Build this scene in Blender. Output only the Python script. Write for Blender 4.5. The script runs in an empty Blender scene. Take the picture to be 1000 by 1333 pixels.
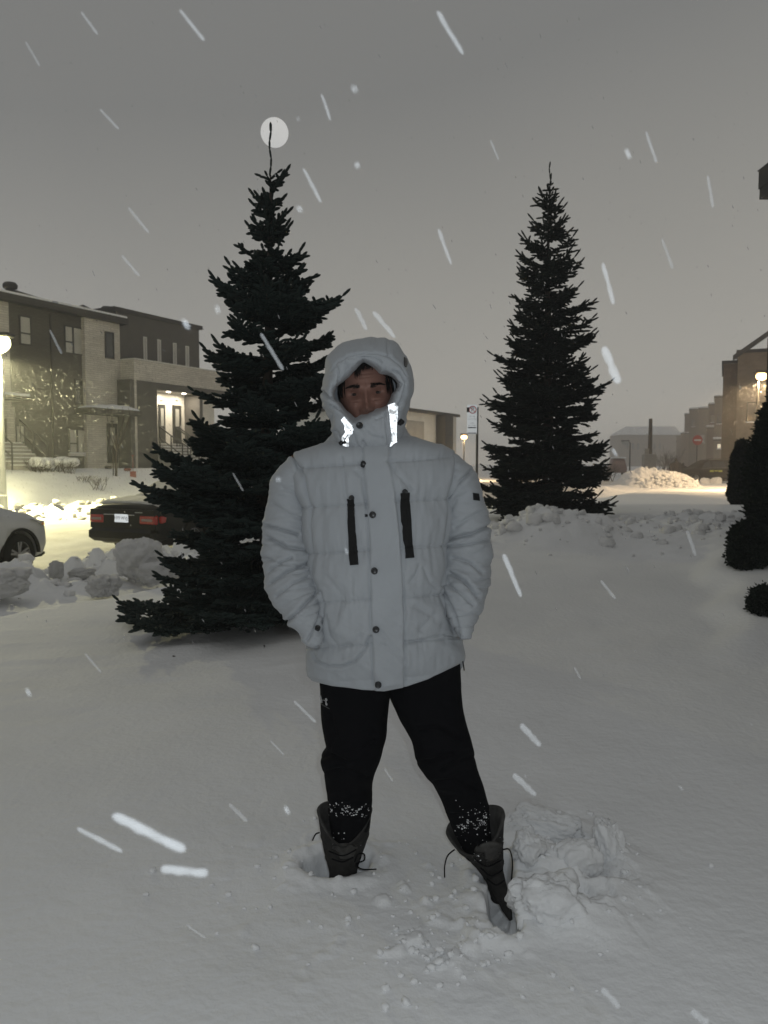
import bpy, bmesh, math, random
import numpy as np
from mathutils import Vector, Matrix
from mathutils.bvhtree import BVHTree

random.seed(7)
rng = np.random.default_rng(11)
sc = bpy.context.scene
C = sc.collection

# ------------------------------------------------------------------ camera, sky, light, exposure
CAM_H = 1.30
PITCH = math.radians(3.52)
cam_d = bpy.data.cameras.new('camera')
cam_d.sensor_fit = 'HORIZONTAL'
cam_d.sensor_width = 36.0
cam_d.lens = 36.0
cam_d.clip_start = 0.02
cam_d.clip_end = 3000
cam = bpy.data.objects.new('camera', cam_d)
C.objects.link(cam)
cam.location = (0, 0, CAM_H)
cam.rotation_euler = (math.radians(90) - PITCH, 0, 0)
cam_d.dof.use_dof = True
cam_d.dof.focus_distance = 2.6
cam_d.dof.aperture_fstop = 9.0
sc.camera = cam

world = bpy.data.worlds.new("World")
sc.world = world
world.use_nodes = True
wt = world.node_tree
for n in list(wt.nodes):
    wt.nodes.remove(n)
wo = wt.nodes.new('ShaderNodeOutputWorld')
sky = wt.nodes.new('ShaderNodeTexSky')
sky.sky_type = 'NISHITA'
sky.sun_disc = False
sky.sun_elevation = math.radians(3.0)
sky.sun_rotation = math.radians(-40)
hs = wt.nodes.new('ShaderNodeHueSaturation')
hs.inputs['Saturation'].default_value = 0.05
wt.links.new(sky.outputs[0], hs.inputs['Color'])
bg1 = wt.nodes.new('ShaderNodeBackground')
bg1.inputs[1].default_value = 0.006
wt.links.new(hs.outputs[0], bg1.inputs[0])
# the low snow cloud deck, lit from below by the town: even grey, a little paler and warmer low down
tc = wt.nodes.new('ShaderNodeTexCoord')
sep = wt.nodes.new('ShaderNodeSeparateXYZ')
wt.links.new(tc.outputs['Generated'], sep.inputs[0])
mr = wt.nodes.new('ShaderNodeMapRange')
mr.inputs['From Min'].default_value = 0.0
mr.inputs['From Max'].default_value = 0.6
wt.links.new(sep.outputs[2], mr.inputs[0])
nz = wt.nodes.new('ShaderNodeTexNoise')
nz.inputs['Scale'].default_value = 1.6
nz.inputs['Detail'].default_value = 3
wt.links.new(tc.outputs['Generated'], nz.inputs[0])
ma = wt.nodes.new('ShaderNodeMath'); ma.operation = 'MULTIPLY_ADD'
ma.inputs[1].default_value = 0.22
wt.links.new(nz.outputs[0], ma.inputs[0])
mx_ = wt.nodes.new('ShaderNodeMath'); mx_.operation = 'MULTIPLY_ADD'; mx_.inputs[1].default_value = -0.28   # the town's glow is stronger to the right
wt.links.new(sep.outputs[0], mx_.inputs[0]); wt.links.new(mr.outputs[0], mx_.inputs[2])
wt.links.new(mx_.outputs[0], ma.inputs[2])
rp = wt.nodes.new('ShaderNodeValToRGB')
rp.color_ramp.elements[0].position = 0.08
rp.color_ramp.elements[0].color = (0.365, 0.350, 0.315, 1)
rp.color_ramp.elements[1].position = 0.86
rp.color_ramp.elements[1].color = (0.176, 0.177, 0.172, 1)
wt.links.new(ma.outputs[0], rp.inputs[0])
bg2 = wt.nodes.new('ShaderNodeBackground')
bg2.inputs[1].default_value = 1.06
wt.links.new(rp.outputs[0], bg2.inputs[0])
ad = wt.nodes.new('ShaderNodeAddShader')
wt.links.new(bg1.outputs[0], ad.inputs[0])
wt.links.new(bg2.outputs[0], ad.inputs[1])
wt.links.new(ad.outputs[0], wo.inputs['Surface'])

sc.view_settings.view_transform = 'Standard'
sc.view_settings.look = 'None'
sc.view_settings.gamma = 1
sc.view_settings.use_curve_mapping = False
sc.view_settings.exposure = 0.0
sc.render.engine = 'CYCLES'
cy = sc.cycles
cy.use_denoising = True
cy.max_bounces = 6
cy.diffuse_bounces = 3
cy.glossy_bounces = 3
cy.transparent_max_bounces = 12
cy.volume_bounces = 1
cy.sample_clamp_indirect = 4
cy.caustics_reflective = False
cy.caustics_refractive = False

def light(name, kind, loc, power, col, size=0.1, rot=(0, 0, 0), parent=None):
    d = bpy.data.lights.new(name, kind)
    d.energy = power
    d.color = col
    if kind == 'AREA':
        d.shape = 'DISK'; d.size = size
    else:
        d.shadow_soft_size = size
    o = bpy.data.objects.new(name, d)
    C.objects.link(o)
    o.location = loc
    o.rotation_euler = rot
    if parent:
        o.parent = parent
    return o

# overcast glow of the snow cloud: a weak, very soft sun
sun_d = bpy.data.lights.new('sun', 'SUN')
sun_d.energy = 0.10
sun_d.angle = math.radians(60)
sun_d.color = (1.0, 0.98, 0.94)
sun = bpy.data.objects.new('sun', sun_d)
C.objects.link(sun)
sun.rotation_euler = (math.radians(25), 0, math.radians(-40))
# the phone's own flash (it is what makes the jacket strips, the plate and the sign blaze in the photograph)
light('phone_flash', 'POINT', (0.05, 0.0, CAM_H + 0.04), 38.0, (0.86, 0.94, 1.0), 0.012)

# ------------------------------------------------------------------ helpers
F = 1000.0
def P(px, py, D):
    """point at forward distance D (metres) on the line of sight of a pixel of the 1000 x 1333 photograph"""
    x = (px - 500.0) / F
    v = -(py - 666.5) / F
    dy = math.cos(PITCH) + v * math.sin(PITCH)
    dz = -math.sin(PITCH) + v * math.cos(PITCH)
    t = D / dy
    return Vector((x * t, D, CAM_H + dz * t))
def Zat(py, D):
    return P(500, py, D).z
def Xat(px, D, py=605):
    return P(px, py, D).x

def tag(o, label=None, cat=None, group=None, kind=None):
    if label: o['label'] = label
    if cat: o['category'] = cat
    if group: o['group'] = group
    if kind: o['kind'] = kind
    return o
def empty(name, loc=(0, 0, 0), rz=0.0):
    o = bpy.data.objects.new(name, None)
    o.empty_display_size = 0.1
    C.objects.link(o)
    o.location = loc
    o.rotation_euler = (0, 0, rz)
    return o
def fast(name, V, Fc, mat, parent=None, smooth=True, matidx=None):
    """mesh from numpy arrays; Fc is (n,3) or (n,4)"""
    V = np.asarray(V, dtype=np.float32).reshape(-1, 3)
    Fc = np.asarray(Fc, dtype=np.int32)
    k = Fc.shape[1]
    me = bpy.data.meshes.new(name)
    me.vertices.add(len(V))
    me.vertices.foreach_set('co', V.ravel())
    me.loops.add(len(Fc) * k)
    me.loops.foreach_set('vertex_index', Fc.ravel())
    me.polygons.add(len(Fc))
    me.polygons.foreach_set('loop_start', np.arange(0, len(Fc) * k, k, dtype=np.int32))
    me.polygons.foreach_set('loop_total', np.full(len(Fc), k, dtype=np.int32))
    me.polygons.foreach_set('use_smooth', np.full(len(Fc), smooth, dtype=bool))
    me.update(calc_edges=True)
    me.validate()
    for m in (mat if isinstance(mat, (list, tuple)) else [mat]):
        me.materials.append(m)
    if matidx is not None:
        me.polygons.foreach_set('material_index', np.asarray(matidx, dtype=np.int32))
    o = bpy.data.objects.new(name, me)
    C.objects.link(o)
    if parent: o.parent = parent
    return o

class MB:
    """collects simple shapes into one mesh"""
    def __init__(s):
        s.v = []; s.f = []
    def add(s, vs, fs):
        b = len(s.v)
        s.v += [tuple(v) for v in vs]
        s.f += [tuple(i + b for i in f) for f in fs]
    def box(s, x0, y0, z0, x1, y1, z1, M=None):
        vs = [Vector((x, y, z)) for z in (z0, z1) for y in (y0, y1) for x in (x0, x1)]
        if M is not None: vs = [M @ v for v in vs]
        s.add(vs, [(0, 2, 3, 1), (4, 5, 7, 6), (0, 1, 5, 4), (2, 6, 7, 3), (0, 4, 6, 2), (1, 3, 7, 5)])
        return s
    def bevbox(s, x0, y0, z0, x1, y1, z1, b, M=None):
        pts = []
        fs = []
        xs = (x0, x1); ys = (y0, y1)
        def ring(z, ins):
            return [(x0 + b + ins, y0 + ins, z), (x1 - b - ins, y0 + ins, z), (x1 - ins, y0 + b + ins, z), (x1 - ins, y1 - b - ins, z),
                    (x1 - b - ins, y1 - ins, z), (x0 + b + ins, y1 - ins, z), (x0 + ins, y1 - b - ins, z), (x0 + ins, y0 + b + ins, z)]
        rs = [ring(z0, b), ring(z0 + b, 0), ring(z1 - b, 0), ring(z1, b)]
        for r in rs: pts += r
        for k in range(3):
            for i in range(8):
                j = (i + 1) % 8
                fs.append((k * 8 + i, k * 8 + j, k * 8 + 8 + j, k * 8 + 8 + i))
        fs.append(tuple(range(7, -1, -1))); fs.append(tuple(range(24, 32)))
        vs = [Vector(p) for p in pts]
        if M is not None: vs = [M @ v for v in vs]
        s.add(vs, fs)
        return s
    def tube(s, pts, r, n=8, cap=True):
        pts = [Vector(p) for p in pts]
        rr = r if isinstance(r, (list, tuple)) else [r] * len(pts)
        rings = []
        up = None
        for i, p in enumerate(pts):
            d = (pts[min(i + 1, len(pts) - 1)] - pts[max(i - 1, 0)])
            if d.length < 1e-9: d = Vector((0, 0, 1))
            d.normalize()
            if up is None:
                up = Vector((0, 0, 1)) if abs(d.z) < 0.9 else Vector((1, 0, 0))
            a = d.cross(up)
            if a.length < 1e-6: a = d.orthogonal()
            a.normalize(); b = d.cross(a).normalized(); up = -b if (-b).dot(up) > 0 else b
            b = up
            rings.append([p + (a * math.cos(t) + b * math.sin(t)) * rr[i] for t in [2 * math.pi * k / n for k in range(n)]])
        vs = [v for rg in rings for v in rg]
        fs = []
        for i in range(len(pts) - 1):
            for k in range(n):
                j = (k + 1) % n
                fs.append((i * n + k, i * n + j, i * n + n + j, i * n + n + k))
        if cap:
            fs.append(tuple(range(n - 1, -1, -1)))
            fs.append(tuple((len(pts) - 1) * n + k for k in range(n)))
        s.add(vs, fs)
        return s
    def quad(s, a, b, c, d):
        s.add([a, b, c, d], [(0, 1, 2, 3)]); return s
    def prism(s, poly, h, M=None):
        """poly: list of 2D (x,y); extruded in z 0..h, then M"""
        n = len(poly)
        vs = [Vector((x, y, 0)) for x, y in poly] + [Vector((x, y, h)) for x, y in poly]
        if M is not None: vs = [M @ v for v in vs]
        s.add(vs, [tuple(range(n - 1, -1, -1)), tuple(range(n, 2 * n))] + [(i, (i + 1) % n, n + (i + 1) % n, n + i) for i in range(n)])
        return s
    def build(s, name, mat, parent=None, smooth=False):
        me = bpy.data.meshes.new(name)
        me.from_pydata(s.v, [], s.f)
        bm = bmesh.new(); bm.from_mesh(me)
        bmesh.ops.recalc_face_normals(bm, faces=bm.faces)
        bm.to_mesh(me); bm.free()
        for m in (mat if isinstance(mat, (list, tuple)) else [mat]):
            me.materials.append(m)
        if smooth:
            me.polygons.foreach_set('use_smooth', [True] * len(me.polygons))
        o = bpy.data.objects.new(name, me)
        C.objects.link(o)
        if parent: o.parent = parent
        return o

def grid_faces(nr, nc, wrap=True, off=0, flip=False):
    r = np.arange(nr - 1)[:, None]; c = np.arange(nc if wrap else nc - 1)[None, :]
    c2 = (c + 1) % nc
    a = r * nc + c; b = r * nc + c2; d = (r + 1) * nc + c; e = (r + 1) * nc + c2
    q = np.stack([a, b, e, d], -1).reshape(-1, 4) + off
    return q[:, ::-1] if flip else q

# value noise, numpy
_perm = rng.permutation(4096)
_val = rng.random(4096)
def _h(ix, iy, iz):
    return _val[_perm[(_perm[(_perm[ix & 4095] + iy) & 4095] + iz) & 4095]]
def vnoise(x, y, z=0.0):
    x, y, z = np.broadcast_arrays(np.asarray(x, float), np.asarray(y, float), np.asarray(z, float))
    xi = np.floor(x).astype(int); yi = np.floor(y).astype(int); zi = np.floor(z).astype(int)
    fx = x - xi; fy = y - yi; fz = z - zi
    fx = fx * fx * (3 - 2 * fx); fy = fy * fy * (3 - 2 * fy); fz = fz * fz * (3 - 2 * fz)
    def L(a, b, t): return a + (b - a) * t
    c = [[[_h(xi + i, yi + j, zi + k) for k in (0, 1)] for j in (0, 1)] for i in (0, 1)]
    v = L(L(L(c[0][0][0], c[1][0][0], fx), L(c[0][1][0], c[1][1][0], fx), fy),
          L(L(c[0][0][1], c[1][0][1], fx), L(c[0][1][1], c[1][1][1], fx), fy), fz)
    return v * 2 - 1
def fbm(x, y, z=0.0, o=4, g=0.5):
    s = 0; a = 1.0; n = 0
    for i in range(o):
        s = s + a * vnoise(x * 2 ** i + 17.3 * i, y * 2 ** i + 5.1 * i, np.asarray(z) * 2 ** i + 3.3 * i); n += a; a *= g
    return s / n
def sstep(a, b, x):
    t = np.clip((x - a) / (b - a), 0, 1)
    return t * t * (3 - 2 * t)

# ------------------------------------------------------------------ materials
def mat(name, col, rough=0.8, metal=0.0, spec=0.5, var=0.0, vscale=5.0, bump=0.0, bscale=40.0, coat=0.0, sheen=0.0, emis=None, estr=0.0, sss=0.0, bdist=0.02, col2=None):
    m = bpy.data.materials.new(name); m.use_nodes = True
    nt = m.node_tree; b = nt.nodes['Principled BSDF']
    b.inputs['Base Color'].default_value = (*col, 1)
    b.inputs['Roughness'].default_value = rough
    b.inputs['Metallic'].default_value = metal
    b.inputs['Specular IOR Level'].default_value = spec
    if coat: b.inputs['Coat Weight'].default_value = coat
    if sheen: b.inputs['Sheen Weight'].default_value = sheen
    if sss:
        b.inputs['Subsurface Weight'].default_value = sss
        b.inputs['Subsurface Radius'].default_value = (0.02, 0.02, 0.025)
    if emis:
        b.inputs['Emission Color'].default_value = (*emis, 1)
        b.inputs['Emission Strength'].default_value = estr
    tcn = nt.nodes.new('ShaderNodeTexCoord')
    if var or col2:
        n = nt.nodes.new('ShaderNodeTexNoise'); n.inputs['Scale'].default_value = vscale; n.inputs['Detail'].default_value = 5
        nt.links.new(tcn.outputs['Object'], n.inputs[0])
        r = nt.nodes.new('ShaderNodeValToRGB')
        r.color_ramp.elements[0].position = 0.3; r.color_ramp.elements[1].position = 0.7
        c2 = col2 if col2 else tuple(min(1, c * (1 + var)) for c in col)
        c1 = col if col2 else tuple(c * (1 - var) for c in col)
        r.color_ramp.elements[0].color = (*c1, 1); r.color_ramp.elements[1].color = (*c2, 1)
        nt.links.new(n.outputs[0], r.inputs[0]); nt.links.new(r.outputs[0], b.inputs['Base Color'])
    if bump:
        n = nt.nodes.new('ShaderNodeTexNoise'); n.inputs['Scale'].default_value = bscale; n.inputs['Detail'].default_value = 4
        nt.links.new(tcn.outputs['Object'], n.inputs[0])
        bp = nt.nodes.new('ShaderNodeBump'); bp.inputs['Strength'].default_value = bump; bp.inputs['Distance'].default_value = bdist
        nt.links.new(n.outputs[0], bp.inputs['Height']); nt.links.new(bp.outputs[0], b.inputs['Normal'])
    return m
def brick_mat(name, c1, c2, mortar, bw=0.24, bh=0.075, snow=0.0):
    """coursed masonry, mapped on the wall's own axes (x along the wall, z up)"""
    m = mat(name, c1, rough=0.9, spec=0.2)
    nt = m.node_tree; b = nt.nodes['Principled BSDF']
    tcn = nt.nodes.new('ShaderNodeTexCoord'); sp = nt.nodes.new('ShaderNodeSeparateXYZ'); cb = nt.nodes.new('ShaderNodeCombineXYZ')
    nt.links.new(tcn.outputs['Object'], sp.inputs[0])
    a = nt.nodes.new('ShaderNodeMath'); a.operation = 'ADD'
    nt.links.new(sp.outputs[0], a.inputs[0]); nt.links.new(sp.outputs[1], a.inputs[1])
    nt.links.new(a.outputs[0], cb.inputs[0]); nt.links.new(sp.outputs[2], cb.inputs[1])
    br = nt.nodes.new('ShaderNodeTexBrick')
    br.inputs['Scale'].default_value = 1.0; br.inputs['Brick Width'].default_value = bw; br.inputs['Row Height'].default_value = bh
    br.inputs['Mortar Size'].default_value = 0.012
    br.inputs['Color1'].default_value = (*c1, 1); br.inputs['Color2'].default_value = (*c2, 1); br.inputs['Mortar'].default_value = (*mortar, 1)
    nt.links.new(cb.outputs[0], br.inputs[0])
    n = nt.nodes.new('ShaderNodeTexNoise'); n.inputs['Scale'].default_value = 1.3; n.inputs['Detail'].default_value = 6
    nt.links.new(tcn.outputs['Object'], n.inputs[0])
    mx = nt.nodes.new('ShaderNodeMix'); mx.data_type = 'RGBA'; mx.blend_type = 'MULTIPLY'; mx.inputs[0].default_value = 0.45
    nt.links.new(br.outputs[0], mx.inputs[6]); nt.links.new(n.outputs[0], mx.inputs[7])
    nt.links.new(mx.outputs[2], b.inputs['Base Color'])
    bp = nt.nodes.new('ShaderNodeBump'); bp.inputs['Strength'].default_value = 0.6; bp.inputs['Distance'].default_value = 0.01
    nt.links.new(br.outputs['Fac'], bp.inputs['Height']); bp.invert = True
    nt.links.new(bp.outputs[0], b.inputs['Normal'])
    return m

M = {}
M['snow'] = mat('snow', (0.84, 0.85, 0.86), rough=0.75, spec=0.25, var=0.035, vscale=1.7, bump=0.35, bscale=28, bdist=0.02)
M['snow_rough'] = mat('snow_rough', (0.78, 0.78, 0.78), rough=0.85, spec=0.2, var=0.06, vscale=4, bump=0.8, bscale=22, bdist=0.03)
M['snow_dirty'] = mat('snow_dirty', (0.30, 0.28, 0.25), rough=0.9, col2=(0.78, 0.77, 0.74), vscale=4, bump=0.8, bscale=15, bdist=0.03)
M['flake'] = mat('snowflake', (0.9, 0.92, 0.94), rough=0.9, spec=0.1)
# feathery flakes: dense in the middle, thin at the fringe
_nt = M['flake'].node_tree
_lw = _nt.nodes.new('ShaderNodeLayerWeight'); _lw.inputs[0].default_value = 0.5
_mp = _nt.nodes.new('ShaderNodeMapRange'); _mp.inputs['From Min'].default_value = 0.05; _mp.inputs['From Max'].default_value = 0.85
_mp.inputs['To Min'].default_value = 0.18; _mp.inputs['To Max'].default_value = 0.0
_nt.links.new(_lw.outputs['Facing'], _mp.inputs[0]); _nt.links.new(_mp.outputs[0], _nt.nodes['Principled BSDF'].inputs['Alpha'])
M['flake_small'] = mat('small_snowflake', (0.75, 0.76, 0.78), rough=0.9, spec=0.1)
M['flake_small'].node_tree.nodes['Principled BSDF'].inputs['Alpha'].default_value = 0.30
M['needle'] = mat('spruce_needles', (0.014, 0.022, 0.019), rough=0.8, spec=0.15, col2=(0.024, 0.038, 0.035), vscale=2.2)
M['needle2'] = mat('spruce_needles_far', (0.012, 0.017, 0.014), rough=0.8, spec=0.12, col2=(0.020, 0.027, 0.023), vscale=1.5)
M['cedar'] = mat('cedar_leaves', (0.012, 0.018, 0.012), rough=0.85, spec=0.15, col2=(0.022, 0.030, 0.020), vscale=3)
M['bark'] = mat('bark', (0.05, 0.04, 0.032), rough=0.95, var=0.3, vscale=20, bump=0.6, bscale=30)
M['jacket'] = mat('jacket_fabric', (0.350, 0.370, 0.392), rough=0.62, spec=0.3, var=0.03, vscale=6, bump=0.12, bscale=260, bdist=0.002, sheen=0.1)
M['black_cloth'] = mat('black_cloth', (0.004, 0.004, 0.005), rough=0.9, spec=0.06, bump=0.3, bscale=60, bdist=0.004)
M['black_plastic'] = mat('black_plastic', (0.008, 0.008, 0.009), rough=0.35, spec=0.5)
M['rubber'] = mat('rubber', (0.012, 0.012, 0.012), rough=0.9, spec=0.2)
M['boot'] = mat('boot_nubuck', (0.020, 0.019, 0.018), rough=0.9, spec=0.25, var=0.3, vscale=40, bump=0.4, bscale=90, bdist=0.003)
M['boot_lining'] = mat('boot_lining', (0.065, 0.063, 0.060), rough=0.95, spec=0.1, var=0.25, vscale=50, bump=0.4, bscale=120, bdist=0.003)
M['skin'] = mat('skin', (0.22, 0.115, 0.088), rough=0.5, spec=0.35, sss=0.0, var=0.12, vscale=18, bump=0.15, bscale=160, bdist=0.001)
M['hair'] = mat('hair', (0.012, 0.010, 0.009), rough=0.8, spec=0.1)
M['grey_hair'] = mat('grey_stubble', (0.10, 0.095, 0.09), rough=0.7)
M['eye_white'] = mat('eye_white', (0.16, 0.12, 0.11), rough=0.25)
M['iris'] = mat('iris', (0.015, 0.008, 0.006), rough=0.08)
M['wagon_paint'] = mat('dull_black_car_paint', (0.004, 0.004, 0.004), rough=0.6, spec=0.08)
M['black_paint'] = mat('black_car_paint', (0.004, 0.004, 0.004), rough=0.30, spec=0.25)
M['white_paint'] = mat('white_car_paint', (0.55, 0.56, 0.56), rough=0.4, spec=0.4, coat=0.3, var=0.05, vscale=3)
M['glass'] = mat('window_glass', (0.02, 0.022, 0.022), rough=0.08, spec=0.8)
M['chrome'] = mat('chrome', (0.6, 0.6, 0.6), rough=0.25, metal=1.0)
M['alloy'] = mat('alloy_rim', (0.30, 0.30, 0.30), rough=0.4, metal=0.7)
M['red_lens'] = mat('red_lens', (0.40, 0.012, 0.012), rough=0.2, coat=0.5)
M['clear_lens'] = mat('clear_lens', (0.28, 0.20, 0.19), rough=0.2, coat=0.5)
M['amber'] = mat('amber_lens', (0.75, 0.30, 0.05), rough=0.25, coat=0.5)
M['headlight'] = mat('headlight_lens', (0.40, 0.40, 0.38), rough=0.15, coat=1.0)
M['dark_brick'] = brick_mat('dark_brick', (0.115, 0.108, 0.098), (0.150, 0.140, 0.128), (0.09, 0.085, 0.08))
M['light_brick'] = brick_mat('light_brick', (0.80, 0.76, 0.68), (0.66, 0.62, 0.55), (0.50, 0.47, 0.42), bw=0.45, bh=0.11)
M['brown_brick'] = brick_mat('brown_brick', (0.20, 0.145, 0.105), (0.15, 0.11, 0.08), (0.16, 0.13, 0.10))
M['tan_brick'] = brick_mat('tan_brick', (0.34, 0.28, 0.21), (0.28, 0.225, 0.17), (0.2, 0.17, 0.14))
M['dark_siding'] = mat('dark_siding', (0.085, 0.080, 0.074), rough=0.7, var=0.1, vscale=2)
M['white_wall'] = mat('white_porch_wall', (0.72, 0.69, 0.62), rough=0.8, var=0.04, vscale=2)
M['shingle'] = mat('roof_shingle', (0.06, 0.058, 0.055), rough=0.95, var=0.2, vscale=10, bump=0.4, bscale=8)
M['fascia'] = mat('dark_fascia', (0.035, 0.033, 0.031), rough=0.6)
M['frame_dark'] = mat('window_frame_dark', (0.03, 0.029, 0.027), rough=0.5)
M['frame_white'] = mat('window_frame_white', (0.6, 0.59, 0.55), rough=0.5)
M['blind'] = mat('pale_blind_behind_glass', (0.42, 0.41, 0.37), rough=0.35, spec=0.6, var=0.12, vscale=1.5)
M['steel'] = mat('galvanised_steel', (0.42, 0.43, 0.42), rough=0.5, metal=0.4, var=0.1, vscale=4)
M['pole_paint'] = mat('pale_pole_paint', (0.38, 0.39, 0.38), rough=0.6, var=0.08, vscale=3, bump=0.2, bscale=12)
M['dark_metal'] = mat('dark_metal', (0.03, 0.029, 0.027), rough=0.5, metal=0.3)
M['concrete'] = mat('concrete', (0.30, 0.29, 0.27), rough=0.9, var=0.15, vscale=6, bump=0.3)
M['red_plastic'] = mat('red_plastic', (0.26, 0.07, 0.05), rough=0.5)
M['red_paint'] = mat('red_sign_paint', (0.40, 0.015, 0.02), rough=0.4)
M['sign_white'] = mat('sign_white', (0.8, 0.8, 0.8), rough=0.4)
M['ink'] = mat('black_ink', (0.02, 0.02, 0.02), rough=0.6)
M['yellow_green'] = mat('yellow_green_patch', (0.42, 0.44, 0.06), rough=0.5)
M['twig'] = mat('bare_twigs', (0.06, 0.045, 0.035), rough=0.9)
M['dark_coat'] = mat('dark_winter_coat', (0.02, 0.018, 0.018), rough=0.9)
M['lamp_y'] = mat('lit_lamp_greenish', (0.9, 0.9, 0.7), emis=(1.0, 0.95, 0.50), estr=14)
M['lamp_o'] = mat('lit_lamp_amber', (0.9, 0.8, 0.6), emis=(1.0, 0.60, 0.24), estr=7)
M['lamp_w'] = mat('lit_porch_light', (0.9, 0.85, 0.75), emis=(1.0, 0.90, 0.72), estr=9)
M['win_lit'] = mat('lit_window', (0.5, 0.45, 0.35), emis=(1.0, 0.86, 0.62), estr=0.75)

def retro(name, rough, col=(0.9, 0.9, 0.9), base=0.25, patchy=False):
    """retroreflective tape: sends light back the way it came (mirror lobe about the incoming direction) over a pale base"""
    m = bpy.data.materials.new(name); m.use_nodes = True
    nt = m.node_tree; b = nt.nodes['Principled BSDF']
    b.inputs['Base Color'].default_value = (*[c * 0.8 for c in col], 1); b.inputs['Roughness'].default_value = 0.5
    g = nt.nodes.new('ShaderNodeBsdfGlossy'); g.inputs['Roughness'].default_value = rough; g.inputs['Color'].default_value = (*col, 1)
    geo = nt.nodes.new('ShaderNodeNewGeometry')
    nt.links.new(geo.outputs['Incoming'], g.inputs['Normal'])
    mx = nt.nodes.new('ShaderNodeMixShader'); mx.inputs[0].default_value = base
    if patchy:      # creased, worn tape: some cells answer the light less
        n = nt.nodes.new('ShaderNodeTexNoise'); n.inputs['Scale'].default_value = 70; n.inputs['Detail'].default_value = 3
        tcn = nt.nodes.new('ShaderNodeTexCoord'); nt.links.new(tcn.outputs['Object'], n.inputs[0])
        r = nt.nodes.new('ShaderNodeMapRange'); r.inputs['From Min'].default_value = .36; r.inputs['From Max'].default_value = .50; r.inputs['To Min'].default_value = .02; r.inputs['To Max'].default_value = base
        nt.links.new(n.outputs[0], r.inputs[0]); nt.links.new(r.outputs[0], mx.inputs[0])
    nt.links.new(b.outputs[0], mx.inputs[1]); nt.links.new(g.outputs[0], mx.inputs[2])
    nt.links.new(mx.outputs[0], nt.nodes['Material Output'].inputs['Surface'])
    return m
M['retro_strip'] = retro('retroreflective_tape', 0.34, base=0.36, patchy=True)
M['retro_sign'] = retro('retroreflective_sheet', 0.16, base=0.34)

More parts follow.
